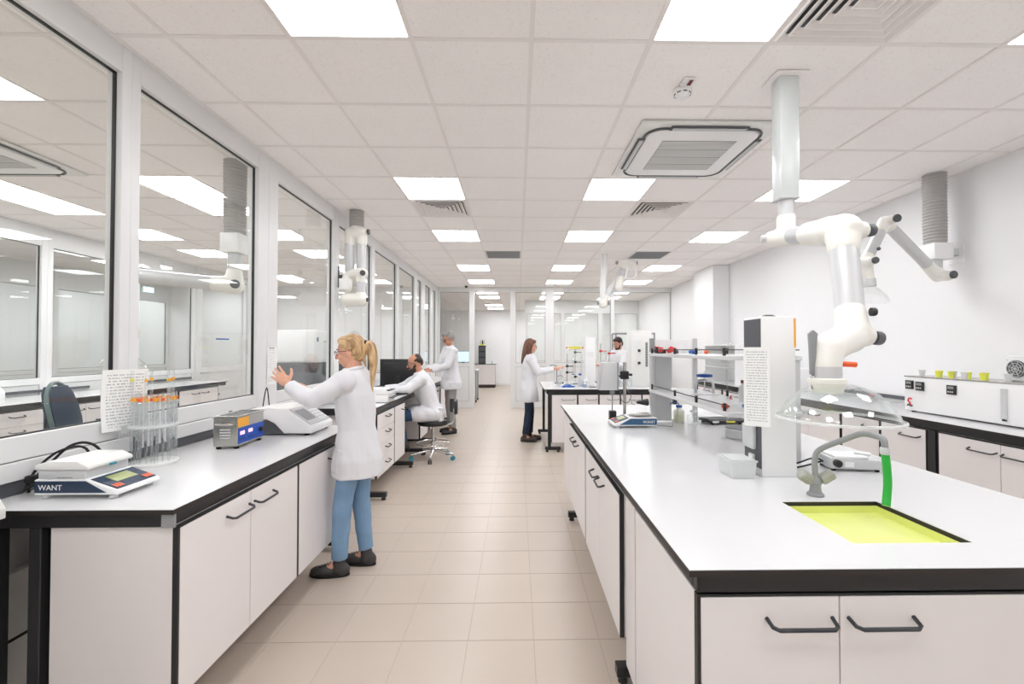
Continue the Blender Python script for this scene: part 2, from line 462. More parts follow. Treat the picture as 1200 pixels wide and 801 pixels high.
# ---- glazed partitions
WN = [0]
def window(x, y, rotz, width, st0=0.055, st1=0.055, z0=1.125, z1=2.88, label='', lower=True, th=0.08, solid=False):
    """local: x along the wall, front face at y=0, thickness towards +y"""
    WN[0] += 1
    bm = nb()
    box(bm, 0, st0, 0, th, 0, H, 0.003); box(bm, width - st1, width, 0, th, 0, H, 0.003)
    box(bm, st0, width - st1, 0.002, th - 0.002, z1, H, 0.002)
    box(bm, st0, width - st1, 0.002, th - 0.002, 1.03, z0, 0.002)
    box(bm, st0, width - st1, 0.002, th - 0.002, 0, 0.17, 0.002)
    o = struct('window_%d' % WN[0], bm, 'frame', label, loc=(x, y, 0), rotz=rotz, cat='window')
    bm = nb(); box(bm, st0, width - st1, 0.014, th - 0.014, 0.17, 1.03); obj('panel', bm, 'frame', o)
    bm = nb(); g = 0.005
    for a, b, c, d in ((st0, st0 + g, z0, z1), (width - st1 - g, width - st1, z0, z1), (st0 + g, width - st1 - g, z0, z0 + g), (st0 + g, width - st1 - g, z1 - g, z1)):
        box(bm, a, b, 0.031, th - 0.031, c, d)
    obj('gasket', bm, 'gasket', o)
    bm = nb()
    for a, b, c, d in ((st0, st0 + .006, .17, 1.03), (width - st1 - .006, width - st1, .17, 1.03), (st0, width - st1, .17, .176), (st0, width - st1, 1.024, 1.03)):
        box(bm, a, b, 0.010, 0.016, c, d)
    obj('panel_bead', bm, 'midgrey', o)
    bm = nb(); box(bm, st0 + 0.004, width - st1 - 0.004, 0.036, 0.044, z0 + 0.004, z1 - 0.004); obj('pane', bm, 'pane', o)
    return o
# long glass wall at x = -2 (front face towards +x): local x -> +y needs rotation +90, front (-y) -> +x
edges = [-2.1, -0.85, 0.45, 1.08, 2.328, 3.606, 4.955, 6.213, 7.493, 8.83, 9.51, 10.43, 11.16]
pan = {3: (0.055, 0.055), 4: (0.056, 0.14), 5: (0.14, 0.07), 6: (0.069, 0.064), 7: (0.064, 0.066), 8: (0.067, 0.112), 9: (0.11, 0.17), 10: (0.17, 0.13), 11: (0.126, 0.16)}
names = {3: 'tall pane beside the balance with the grey draught cover', 4: 'tall pane behind the glass tube carousel and ultrasonic bath', 5: 'tall pane behind the woman with the blonde ponytail',
         6: 'tall pane behind the folded white extraction arm', 7: 'tall pane behind the black monitor', 8: 'tall pane beyond the black monitor', 9: 'narrow pane past the grey-haired man', 10: 'middle one of the three narrow panes past the monitor', 11: 'narrow pane in the corner by the doorway partition'}
for k in range(len(edges) - 1):
    s0, s1 = pan.get(k, (0.055, 0.055))
    window(-2.0, edges[k], PI / 2, edges[k + 1] - edges[k], s0, s1, label='white framed glass wall panel, ' + names.get(k, 'part of the long run before the bench'))
# sill duct and dark slot under the long glass wall
bm = nb(); box(bm, -2.0, -1.978, 1.2, 8.8, 0.955, 1.028, 0.003)
struct('trim_1', bm, 'frame', 'white cable duct under the sill of the long glass wall', cat='trim')
bm = nb(); box(bm, -2.0, -1.986, 1.2, 8.8, 0.902, 0.953)
struct('trim_2', bm, 'darkgrey', 'dark slot strip along the back of the glass wall bench', cat='trim')
# neighbour room's far glass wall at x = -6
e2 = [-2.1, -0.8, 0.6, 2.0, 3.2, 4.45, 5.78, 7.1, 8.4, 10.05, 11.16]
for k in range(len(e2) - 1):
    if k == 8: continue
    window(-6.0, e2[k], PI / 2, e2[k + 1] - e2[k], 0.07, 0.07, 1.11, 2.78, label='white framed glass panel across the neighbouring room, bay %s' % ('before the dark swivel chair', 'at the rear', 'beside the rear bay', 'past the drawers', 'over the drawer unit', 'over the bench slot strip', 'behind the dark swivel chair', 'with the cyan exit sign', '', 'past the glazed door')[k])
# glazed door in it
d = thing('door_1', 'white framed glazed door across the neighbouring room', 'door', (-6.0, 8.4, 0), PI / 2); d['kind'] = 'structure'
bm = nb(); box(bm, 0, 0.07, -0.02, 0.08, 0, H, .003); box(bm, 1.58, 1.65, -0.02, 0.08, 0, H, .003); box(bm, 0.07, 1.58, -0.02, 0.08, 2.9, H, .003); obj('door_frame', bm, 'frame', d)
bm = nb(); box(bm, 0.09, 0.19, 0, 0.05, 0.02, 2.88, .003); box(bm, 1.46, 1.56, 0, 0.05, 0.02, 2.88, .003); box(bm, 0.19, 1.46, 0, 0.05, 2.78, 2.88, .003); box(bm, 0.19, 1.46, 0, 0.05, 0.02, 0.2, .003); box(bm, 0.19, 1.46, 0, 0.05, 1.02, 1.12, .003); obj('door_leaf', bm, 'frame', d)
bm = nb(); box(bm, 0.19, 1.46, 0.02, 0.028, 1.12, 2.78); obj('pane', bm, 'pane', d)
bm = nb(); box(bm, 0.19, 1.46, 0.015, 0.035, 0.2, 1.02); obj('panel', bm, 'frame', d)
bm = nb(); cyl(bm, (0.14, -0.05, 1.02), (0.26, -0.05, 1.02), 0.01); cyl(bm, (0.14, 0.0, 1.02), (0.14, -0.05, 1.02), 0.01); obj('handle', bm, 'alu', d)
bm = nb(); box(bm, 0.6, 1.0, -0.003, 0.0, 1.66, 1.69); obj('sticker', bm, 'blue', d).location = (0, 0.02, 0)
# back partition at y = 11.2 with an open doorway x -1.076 .. -0.177
def bwin(xa, xb, s0, s1, lab): window(xa, 11.16, 0, xb - xa, s0, s1, 1.124, 2.90, lab)
bwin(-2.0, -1.076, 0.07, 0.128, 'white framed glazed panel beside the open doorway, behind the grey-haired man')
bwin(-0.177, 0.81, 0.14, 0.106, 'white framed glazed panel behind the brown-haired woman')
bwin(0.81, 2.40, 0.11, 0.05, 'white framed glazed panel behind the far island glassware')
bwin(2.40, 3.9, 0.05, 0.03, 'white framed glazed panel meeting the plain white wall')
bm = nb(); box(bm, -1.076, -0.177, 11.16, 11.24, 2.90, H)
struct('trim_3', bm, 'frame', 'white head piece over the open doorway', cat='trim')
bm = nb(); box(bm, -6.0, -2.08, 11.16, 11.24, 0, H); struct('wall_cross', bm, 'wall', 'white cross wall closing the room behind the glass wall')
bm = nb(); box(bm, -10.2, -6.08, 11.16, 11.24, 0, H); struct('wall_cross', bm, 'wall', 'white cross wall closing the farthest room past two glass walls')
# inner partition of the far room
for k, (a, b) in enumerate(((0.25, 1.45), (1.45, 2.65), (2.65, 3.9))):
    window(a, 14.2, 0, b - a, 0.06, 0.06, 1.1, 2.6, 'glazed inner partition in the room through the doorway, %s' % ('bay with the free end', 'middle bay', 'bay meeting the wall')[k])
# third row of frames far beyond the neighbouring room
e3 = [2.0, 3.6, 5.2, 6.8, 8.4, 10.0, 11.16]
for k in range(len(e3) - 1):
    window(-8.6, e3[k], PI / 2, e3[k + 1] - e3[k], 0.09, 0.09, 1.1, 2.6, label='distant white framed glass bay past two glass walls, %s from the cross wall' % ('sixth','fifth','fourth','third','second','first')[k])

# ---- ceiling lamps (these light the place)
bm = nb(); box(bm, 0.012, 0.588, 0.012, 0.588, 0.0035, 0.012); diff_me = to_mesh(bm, 'diffuser', 'lamp')
bm = nb()
for a, b, c, d_ in ((0.004, 0.596, 0.004, 0.014), (0.004, 0.596, 0.586, 0.596), (0.004, 0.014, 0.014, 0.586), (0.586, 0.596, 0.014, 0.586)): box(bm, a, b, c, d_, 0.0015, 0.02)
lfr_me = to_mesh(bm, 'frame', 'ceilgrid')
def lamps(spots, label, group, rowname, ref):
    ORD = ('nearest', 'second from', 'third from', 'fourth from', 'fifth from', 'sixth from', 'seventh from')
    for (x, y) in spots:
        col = sorted([q[1] for q in spots if abs(q[0] - x) < .01], reverse=True)
        t = thing('ceiling_light', '%s, %s row, %s the %s' % (label, rowname[round(x, 2)], ORD[col.index(y)], ref), 'ceiling light', (x, y, H), 0, group)
        obj('frame', lfr_me, None, t); obj('diffuser', diff_me, None, t)
lamps(lamp_main, 'square lit LED ceiling panel', 'lit LED panels above the benches', {-1.13: 'glass wall', 0.67: 'middle', 2.47: 'plain wall'}, 'doorway partition')
lamps(lamp_next, 'lit LED panel in the neighbouring room', 'lit LED panels behind the glass wall', {-3.53: 'shared glass wall', -5.33: 'exit sign'}, 'cross wall')
# rooms further off and the part of the laboratory at the rear: panels mounted on the slab
def lamps_low(spots, z, label, group):
    for (x, y) in spots:
        t = thing('ceiling_light', label, 'ceiling light', (x, y, z - 0.014), 0, group)
        obj('frame', lfr_me, None, t); obj('diffuser', diff_me, None, t)
lamps_low([(a, b) for a in (-1.129, 0.671, 2.471) for b in (-0.2,)] + [(-1.129, -1.6), (-3.529, -0.8), (-5.329, -0.8)], H + 0.03, 'square lit LED panel in the unseen ceiling at the plain rear wall', 'lit LED panels near the rear wall')  # rearmost panel of the glass wall row is added to brighten the near end
lamps_low([(a, b) for a in (-1.129, 0.671, 2.471) for b in (11.8, 13.0, 15.4, 16.6)], H, 'square lit LED panel in the ceiling through the open doorway', 'lit LED panels through the doorway')
lamps_low([(a, b) for a in (-7.4, -9.4) for b in (2.6, 5.2, 7.8, 10.0)], H, 'square lit LED panel past the second glass wall', 'lit LED panels in the farthest room')

# ---- air diffusers and return grilles
def diffuser(x, y, lab):
    t = thing('air_diffuser', lab, 'air vent', (x + 0.3, y + 0.3, H))
    bm = nb(); s = 0.288
    box(bm, -s, s, -s, s, 0.016, 0.02); obj('backing', bm, 'darkgrey', t)
    for k in range(6):
        a = s - k * 0.045; b = a - 0.014
        bm = nb()
        lo = [(-b, -b, -0.006), (b, -b, -0.006), (b, b, -0.006), (-b, b, -0.006)]
        hi = [(-a, -a, 0.002), (a, -a, 0.002), (a, a, 0.002), (-a, a, 0.002)]
        # sloping square louvre ring
        b2 = a - 0.040 if k < 5 else a - 0.03
        inn = [(-b2, -b2, 0.014), (b2, -b2, 0.014), (b2, b2, 0.014), (-b2, b2, 0.014)]
        def V(l): return [bm.verts.new(p) for p in l]
        H0, L0 = V(hi if k == 0 else [(p[0], p[1], -0.004) for p in hi]), V([(p[0] * (a - 0.010) / a, p[1] * (a - 0.010) / a, -0.006) for p in hi])
        I0 = V(inn); I1 = V([(p[0] * 1.02, p[1] * 1.02, 0.0155) for p in inn])
        ring = [H0, L0, I0, I1]
        for r0, r1 in zip(ring, ring[1:] + ring[:1]):
            for q in range(4): bm.faces.new((r0[q], r0[(q + 1) % 4], r1[(q + 1) % 4], r1[q]))
        obj('louvre', bm, 'ceilgrid', t)
    return t
diffuser(-1.129, 4.6075, 'square louvred ceiling diffuser next to the LED panel nearest the glass wall')
diffuser(1.271, 4.6075, 'square louvred ceiling diffuser above the middle of the sink island end')
diffuser(1.271, 1.6075, 'large square louvred ceiling diffuser next to the smoke detector tile')
def grille(x, y, lab):
    t = thing('return_grille', lab, 'air vent', (x + 0.3, y + 0.3, H))
    bm = nb(); s = 0.288
    box(bm, -s, s, -s, s, 0.008, 0.014); obj('backing', bm, 'midgrey', t)
    bm = nb()
    for a, b, c, d_ in ((-s, s, -s, -s + .02), (-s, s, s - .02, s), (-s, -s + .02, -s + .02, s - .02), (s - .02, s, -s + .02, s - .02)): box(bm, a, b, c, d_, 0.0, 0.008)
    obj('frame', bm, 'lightgrey', t)
    for k in range(13):
        bm = nb(); yy = -s + 0.045 + k * 0.0415; box(bm, -s + .02, s - .02, yy - .008, yy + .008, 0.001, 0.004); obj('slat', bm, 'midgrey', t)
grille(-0.529, 7.0075, 'flat grey return air grille near the glass wall side of the ceiling')
grille(1.871, 7.0075, 'flat grey return air grille near the hanging extraction arm over the far island')

# ---- cassette air conditioners
def cassette(x, y, lab):
    t = thing('ceiling_cassette', lab, 'air conditioner', (x, y, H))
    bm = nb(); box(bm, -0.48, 0.48, -0.48, 0.48, -0.022, 0.0, 0.008, 2); obj('panel', bm, 'offwhite', t)
    bm = nb()
    def rr(s, r, n=6):
        o = []
        for cx_, cy_, a0 in ((s - r, s - r, 0), (-s + r, s - r, 90), (-s + r, -s + r, 180), (s - r, -s + r, 270)):
            for k in range(n + 1):
                a = math.radians(a0 + 90 * k / n); o.append((cx_ + r * math.cos(a), cy_ + r * math.sin(a)))
        return o
    def lay(s, r, z): return [Vector((p[0], p[1], z)) for p in rr(s, r)]
    rings(bm, [lay(0.40, 0.10, -0.02), lay(0.395, 0.10, -0.034), lay(0.37, 0.09, -0.04)]); obj('inner_panel', bm, 'white', t)
    bm = nb(); tube(bm, [(p[0], p[1], -0.028) for p in rr(0.412, 0.11)], 0.009, 8, closed=True); obj('slot', bm, 'darkgrey', t)
    for k in range(4):
        m = Matrix.Rotation(k * PI / 2, 4, 'Z')
        bm = nb(); box(bm, -0.27, 0.27, -0.452, -0.395, -0.036, -0.026, 0.004, 1, m); f = obj('outlet', bm, 'darkgrey', t)
        bm = nb(); box(bm, -0.255, 0.255, -0.438, -0.408, -0.043, -0.035, 0.003, 1, m); obj('vane', bm, 'lightgrey', f)
    for k in range(4):
        y0 = -0.26 + k * 0.132
        bm = nb(); box(bm, -0.27, 0.27, y0, y0 + 0.118, -0.0425, -0.039); g = obj('grille', bm, 'midgrey', t)
        bm = nb()
        for q in range(7): box(bm, -0.27, 0.27, y0 + 0.006 + q * 0.0165, y0 + 0.013 + q * 0.0165, -0.0445, -0.042)
        obj('grille_bars', bm, 'offwhite', g)
    return t
cassette(1.32, 3.44, 'white ceiling cassette air conditioner with louvred grey grille beside the aluminium column')
cassette(-4.27, 3.50, 'white ceiling cassette air conditioner seen through the long glass wall')
# smoke detector with its red tag
t = thing('smoke_detector', 'round white smoke detector with red tag on a ceiling tile', 'smoke detector', (0.985, 2.62, H))
bm = nb(); lathe(bm, [(0.052, 0.0), (0.052, -0.012), (0.045, -0.03), (0.03, -0.044), (0.028, -0.05)], seg=28); obj('body', bm, 'white', t)
bm = nb()
for k in range(8):
    a = 2 * PI * k / 8; box(bm, -0.011, 0.011, -0.048, -0.040, -0.030, -0.024, 0, 1, Matrix.Rotation(a, 4, 'Z'))
obj('slot', bm, 'darkgrey', t)
bm = nb(); box(bm, -0.035, 0.035, -0.13, -0.06, -0.014, 0.0, 0.003); obj('remote_box', bm, 'white', t)
bm = nb(); box(bm, -0.004, 0.018, -0.125, -0.075, -0.0165, -0.014); obj('tag', bm, 'darkred', t)
t = thing('ceiling_camera', 'tiny dark dome camera on the ceiling above the doorway partition', 'camera', (-1.25, 10.9, H))
bm = nb(); lathe(bm, [(0.035, 0), (0.035, -0.02), (0.03, -0.04), (0.012, -0.055)]); obj('dome', bm, 'black', t)
bm = nb(); lathe(bm, [(0.045, 0), (0.045, -0.008)]); obj('base', bm, 'lightgrey', t)

# ================================================================== BENCHES
B = 0.90
def worktop(name, label, x0, x1, y0, y1, hole=None, zt=B):
    t = thing(name, label, 'worktop', (x0, y0, zt - 0.018))
    X, Y = x1 - x0, y1 - y0
    def slab(bm, e, za, zb, he=0.0):
        if hole is None: box(bm, e, X - e, e, Y - e, za, zb)
        else:
            a, b, c, d = hole[0] - x0 - he, hole[1] - x0 + he, hole[2] - y0 - he, hole[3] - y0 + he
            box(bm, e, X - e, e, c, za, zb); box(bm, e, X - e, d, Y - e, za, zb); box(bm, e, a, c, d, za, zb); box(bm, b, X - e, c, d, za, zb)
    bm = nb(); slab(bm, 0, 0.0, 0.0165); obj('core', bm, 'core', t)
    bm = nb(); slab(bm, 0.0015, 0.0165, 0.018, 0.0015); obj('laminate', bm, 'laminate', t)
    return t
def bar(bm, x0, x1, y0, y1, z0, z1): box(bm, x0, x1, y0, y1, z0, z1, 0.003)
def bench_frame(label, x0, x1, y0, y1, legs, zt=0.881, foot_dx=None):
    """black steel frame: beams under the worktop, posts with feet along x"""
    t = thing('steel_trestle', label, 'trestle', (0, 0, 0))
    for a, b, c, d in ((x0, x1, y0, y0 + .03), (x0, x1, y1 - .03, y1), (x0, x0 + .03, y0 + .03, y1 - .03), (x1 - .03, x1, y0 + .03, y1 - .03)):
        bm = nb(); bar(bm, a, b, c, d, zt - 0.052, zt); obj('beam', bm, 'blacksteel', t)
    for (lx, ly, fx0, fx1) in legs:
        bm = nb(); bar(bm, lx - .022, lx + .022, ly - .022, ly + .022, 0.07, zt - .052); obj('post', bm, 'blacksteel', t)
        bm = nb(); bar(bm, fx0, fx1, ly - .025, ly + .025, 0.03, 0.075)
        for q in (fx0 + .03, fx1 - .03): cyl(bm, (q, ly, 0.0), (q, ly, 0.032), 0.022, 0.018)
        obj('foot', bm, 'blacksteel', t)
    return t
def handle(bm, x0, x1, z, out=-0.034):
    y0 = -0.02
    pts = [(x0, y0, z + .012), (x0 + .003, y0 + out * .75, z + .003), (x0 + .016, y0 + out, z), (x1 - .016, y0 + out, z), (x1 - .003, y0 + out * .75, z + .003), (x1, y0, z + .012)]
    tube(bm, pts, 0.0055, 8)
def cabinet(label, loc, rotz, W, D, z0, z1, fronts, name='base_cabinet', handle_mat='handle'):
    """front plane at local y=0 facing -y; fronts: (x0,x1,z0,z1,kind,hx0,hx1)"""
    t = thing(name, label, 'cabinet', (loc[0], loc[1], 0), rotz)
    bm = nb(); box(bm, 0, W, 0.001, D, z0, z1, 0.001); obj('body', bm, 'cabinet', t)
    bm = nb(); e = 0.009
    box(bm, 0, e, -0.019, 0.001, z0, z1); box(bm, W - e, W, -0.019, 0.001, z0, z1); box(bm, e, W - e, -0.004, 0.001, z0, z0 + .02); box(bm, e, W - e, -0.019, 0.001, z1 - 0.006, z1)
    for k in sorted({round(f[1], 3) for f in fronts if f[1] < W - 0.02}): box(bm, k - .006, k + .006, -0.004, 0.001, z0, z1)
    for k in sorted({round(f[2], 3) for f in fronts if f[2] > z0 + 0.02}): box(bm, e, W - e, -0.004, 0.001, k - .006, k + .006)
    obj('edging', bm, 'black', t)
    for (a, b, c, d, kind, h0, h1) in fronts:
        a2 = a + (e + .001 if a < .01 else .002); b2 = b - (e + .001 if b > W - .01 else .002)
        bm = nb(); box(bm, a2, b2, -0.020, -0.004, c + .002, d - (.008 if d > z1 - .01 else .002), 0.001)
        f = obj(kind, bm, 'cabinet', t)
        if h0 is not None:
            bm = nb(); handle(bm, h0, h1, d - 0.075 if kind == 'door' else (c + d) / 2 + .02); obj('handle', bm, handle_mat, f)
    return t
def adopt(o, p):
    o.parent = p; o.matrix_parent_inverse = (Matrix.Translation(p.location) @ p.rotation_euler.to_matrix().to_4x4()).inverted()
    return o
CZ0, CZ1 = 0.19, 0.825
# ---------- bench along the glass wall (with balance, tubes, ultrasonic bath)
worktop('glass_wall_worktop', 'white worktop with dark edge carrying the ultrasonic bath and tube carousel', -1.985, -1.235, 1.63, 3.40)
TR1 = bench_frame('black steel frame under the ultrasonic bath worktop', -1.965, -1.262, 1.65, 3.38,
            [(-1.745, 1.672, -1.93, -1.36), (-1.90, 1.672, -1.955, -1.80), (-1.70, 3.345, -1.94, -1.27)])
W = 0.90
cabinet('double-door white cabinet under the ultrasonic bath worktop', (-1.262, 1.665), PI/2, 0.895, 0.44, CZ0, CZ1,
        [(0, .445, CZ0, CZ1, 'door', .27, .43), (.445, .895, CZ0, CZ1, 'door', .47, .63)])
cabinet('single-door white cabinet beside the woman with the ponytail', (-1.262, 2.563), PI/2, 0.57, 0.44, CZ0, CZ1,
        [(0, .57, CZ0, CZ1, 'door', .39, .545)])
bm = nb(); box(bm, -1.285, -1.238, 1.6385, 1.649, 0.832, 0.881, .001)
obj('end_plate', bm, 'midgrey', TR1, label='small grey metal corner plate')
# ---------- second bench (monitor bench)
worktop('monitor_worktop', 'white worktop carrying the black monitor and label printer', -1.985, -1.38, 4.36, 6.95)
bench_frame('black steel frame under the monitor worktop', -1.965, -1.405, 4.38, 6.93,
            [(-1.70, 4.41, -1.94, -1.28), (-1.70, 5.60, -1.94, -1.30), (-1.70, 6.32, -1.94, -1.28)])
dz = (CZ1 - CZ0) / 4
cabinet('white four-drawer unit under the monitor worktop', (-1.405, 4.44), PI/2, 0.62, 0.45, CZ0, CZ1,
        [(0, .62, CZ0 + k * dz, CZ0 + (k + 1) * dz, 'drawer', .27, .40) for k in range(4)], 'drawer_unit')
cabinet('white single-door cabinet between the drawers and the knee space', (-1.405, 5.07), PI/2, 0.46, 0.45, CZ0, CZ1,
        [(0, .46, CZ0, CZ1, 'door', .29, .44)])
cabinet('white cabinet under the monitor worktop at the grey-haired man', (-1.405, 6.40), PI/2, 0.50, 0.45, CZ0, CZ1,
        [(0, .50, CZ0, CZ1, 'door', .3, .45)])
# ---------- third bench by the grey-haired man
worktop('corner_worktop', 'white worktop in front of the grey-haired man', -1.985, -1.38, 7.0, 9.2)
bench_frame('black steel frame under the worktop of the grey-haired man', -1.965, -1.405, 7.02, 9.18, [(-1.70, 7.06, -1.94, -1.28), (-1.70, 9.14, -1.94, -1.28)])
cabinet('white double-door cabinet in front of the grey-haired man', (-1.405, 7.10), PI/2, 0.9, 0.45, CZ0, CZ1,
        [(0, .45, CZ0, CZ1, 'door', .28, .43), (.45, .9, CZ0, CZ1, 'door', .47, .62)])
cabinet('white double-door cabinet next to the doorway partition', (-1.405, 8.1), PI/2, 0.9, 0.45, CZ0, CZ1,
        [(0, .45, CZ0, CZ1, 'door', .28, .43), (.45, .9, CZ0, CZ1, 'door', .47, .62)])

# ---------- sink island
SX0, SX1, SY0, SY1 = 1.0, 1.36, 1.318, 1.675
worktop('sink_island_worktop', 'broad white island worktop with a square sink opening', 0.449, 1.945, 1.164, 4.605, (SX0, SX1, SY0, SY1))
t = bench_frame('black steel frame under the sink island worktop', 0.478, 1.925, 1.185, 4.585,
            [(0.80, 2.0, 0.44, 1.17), (0.80, 3.86, 0.44, 1.17), (1.60, 2.0, 1.22, 1.96), (1.60, 3.86, 1.22, 1.96)])
cabinet('white sink cabinet with two doors on the island end', (0.478, 1.205), 0.0, 0.93, 0.60, 0.06, CZ1,
        [(0, .382, .06, CZ1, 'door', .185, .362), (.382, .93, .06, CZ1, 'door', .405, .582)])
CA = cabinet('white double-door cabinet in the island side next to the sink cabinet', (0.478, 3.0), -PI/2, 1.0, 0.26, CZ0, CZ1,
        [(0, .5, CZ0, CZ1, 'door', .34, .485), (.5, 1.0, CZ0, CZ1, 'door', .515, .66)])
CB = cabinet('white double-door cabinet in the island side under the top-loading balance', (0.478, 3.92), -PI/2, 0.91, 0.26, CZ0, CZ1,
        [(0, .455, CZ0, CZ1, 'door', .30, .44), (.455, .91, CZ0, CZ1, 'door', .47, .61)])
bm = nb(); box(bm, 0.480, 0.50, 1.83, 1.975, 0.09, CZ1, .001)
adopt(obj('filler_panel', bm, 'cabinet'), CA)
bm = nb(); box(bm, 0.480, 0.50, 3.94, 4.56, 0.12, CZ1, .001)
adopt(obj('side_panel', bm, 'cabinet'), CB)
# far-side cabinets of the island
cabinet('white double-door cabinet on the hidden long side of the sink island', (1.925, 2.2), PI/2, 1.0, 0.5, CZ0, CZ1,
        [(0, .5, CZ0, CZ1, 'door', .34, .485), (.5, 1.0, CZ0, CZ1, 'door', .515, .66)])
# sink basin
t = thing('sink_basin', 'pale lime green square sink basin set in the island worktop', 'sink', ((SX0 + SX1) / 2, (SY0 + SY1) / 2, 0.84))
bm = nb(); hx, hy = (SX1 - SX0) / 2 - .003, (SY1 - SY0) / 2 - .003
top = 0.045; wl = 0.005
for a, b, c, d in ((-hx, hx, -hy, -hy + wl), (-hx, hx, hy - wl, hy), (-hx, -hx + wl, -hy + wl, hy - wl), (hx - wl, hx, -hy + wl, hy - wl)): box(bm, a, b, c, d, 0.020, top)
box(bm, -hx, hx, -hy, hy, 0.015, 0.021); obj('bowl', bm, 'limebasin', t)
bm = nb(); lathe(bm, [(0.014, 0.021), (0.014, 0.022), (0.010, 0.022), (0.009, 0.0213)], (0.12, 0.13, 0), seg=20); obj('drain', bm, 'limebasin', t)
# faucet
t = thing('lab_faucet', 'grey laboratory faucet with two ribbed knobs and a green hose', 'faucet', (1.177, 1.748, B))
bm = nb(); lathe(bm, [(0.03, 0), (0.03, 0.008), (0.021, 0.016), (0.019, 0.04), (0.024, 0.052), (0.018, 0.066), (0.012, 0.075)]); obj('body', bm, 'midgrey', t)
for s in (-1, 1):
    bm = nb(); d = Vector((s * 0.82, -0.10, 0.56)).normalized(); p = Vector((0, 0, 0.045))
    cyl(bm, p, p + d * 0.03, 0.011); k = obj('valve', bm, 'midgrey', t)
    bm = nb()
    n = 22; c0 = p + d * 0.026
    _, u, v = frame_axes(d)
    lp = []
    for h_, r in ((0, .017), (.006, .0205), (.046, .0205), (.052, .016)):
        lp.append([c0 + d * h_ + u * ((r + (.0016 if q % 2 else 0)) * math.cos(2*PI*q/n)) + v * ((r + (.0016 if q % 2 else 0)) * math.sin(2*PI*q/n)) for q in range(n)])
    rings(bm, lp); obj('knob', bm, 'knobgrey', k, label='ribbed grey knob')
# spout reaches over the basin: towards -y and a little +x
sp = smooth_path([(0, 0, .07), (0, 0, .150), (0.012, -0.02, .188), (0.04, -0.10, .238), (0.055, -0.165, .272), (0.068, -0.212, .275), (0.076, -0.238, .268), (0.078, -0.243, .236)], 6)
bm = nb(); tube(bm, sp, 0.0105, 12); obj('spout', bm, 'midgrey', t)
bm = nb(); lathe(bm, [(.0135, 0), (.015, .004), (.015, .02), (.0125, .024)], (0.078, -0.243, .218)); obj('nozzle', bm, 'lightgrey', t)
hs = smooth_path([(0.078, -0.243, .225), (0.081, -0.246, .17), (0.080, -0.25, .12), (0.072, -0.255, .075), (0.064, -0.262, .05)], 5)
bm = nb(); tube(bm, hs, 0.0125, 14); obj('hose', bm, 'green', t, label='green rubber hose')

# ---------- far island
worktop('far_island_worktop', 'white far island worktop crowded with glassware', 0.386, 2.35, 6.35, 7.85)
t = bench_frame('dark grey steel frame with feet under the far island worktop', 0.42, 2.33, 6.372, 7.83,
                [(0.46, 6.41, 0.40, 0.62), (0.46, 7.79, 0.36, 0.62), (2.28, 6.41, 2.1, 2.32), (2.28, 7.79, 2.1, 2.32)])
xs = [0.485, 0.865, 1.17, 1.48, 1.79, 2.24]
for k in range(5):
    wd = xs[k + 1] - xs[k] - .004
    cabinet('white bar-handled cabinet in the far island end, %s' % ('next to the brown-haired woman', 'second from the brown-haired woman', 'the middle one', 'behind the stirrer shaft', 'under the white analyser tower')[k], (xs[k], 6.39), 0, wd, 0.5, 0.14, CZ1,
            [(0, wd, .14, CZ1, 'door', wd * .4, wd * .9)], handle_mat='midgrey')

# ---------- bench along the plain wall
RZ = 0.925
worktop('water_bath_worktop', 'white worktop along the plain wall under the water bath', 3.18, 3.885, 1.2, 8.0, zt=RZ)
TR2 = bench_frame('black steel frame along the plain wall bench', 3.2, 3.87, 1.22, 7.98, [(3.6, y, 3.15, 3.85) for y in (1.3, 3.38, 5.6, 7.9)], zt=0.906)
yy = [7.8, 6.8, 5.9, 4.9, 4.35, 3.42]
cabs = [('white double-door cabinet by the pillar under the plain wall bench', 6.9, 7.8), ('white double-door cabinet under the slot strip of the plain wall bench', 5.9, 6.85),
        ('white double-door cabinet behind the extraction hood under the plain wall bench', 4.35, 5.3), ('white single-door cabinet before the black post under the water bath', 3.42, 3.86)]
for lab, a, b in cabs:
    wd = b - a
    if wd > .6: fr = [(0, wd/2, .19, .85, 'door', wd/2 - .19, wd/2 - .03), (wd/2, wd, .19, .85, 'door', wd/2 + .03, wd/2 + .19)]
    else: fr = [(0, wd, .19, .85, 'door', wd - .23, wd - .05)]
    cabinet(lab, (3.2, b), -PI/2, wd, 0.45, .19, .85, fr)
cabinet('white double-door cabinet after the black post under the water bath', (3.2, 3.33), -PI/2, 0.88, 0.45, .19, .85,
        [(0, .44, .19, .85, 'door', .24, .42), (.44, .88, .19, .85, 'door', .46, .62)])
cabinet('white cabinet under the fan end of the plain wall bench', (3.2, 2.44), -PI/2, 0.88, 0.45, .19, .85,
        [(0, .44, .19, .85, 'door', .24, .42), (.44, .88, .19, .85, 'door', .46, .62)])
cabinet('white single-door cabinet beside the double door behind the hood', (3.2, 4.33), -PI/2, 0.46, 0.45, .19, .85, [(0, .46, .19, .85, 'door', .28, .43)])
bm = nb(); box(bm, 3.178, 3.2, 3.345, 3.41, 0.08, .85); obj('support_post', bm, 'blacksteel', TR2)
bm = nb(); box(bm, 3.872, 3.9, 1.2, 8.1, 0.965, 1.0); struct('trim_4', bm, 'darkgrey', 'dark slot strip on the plain wall above the water bath bench', cat='trim')

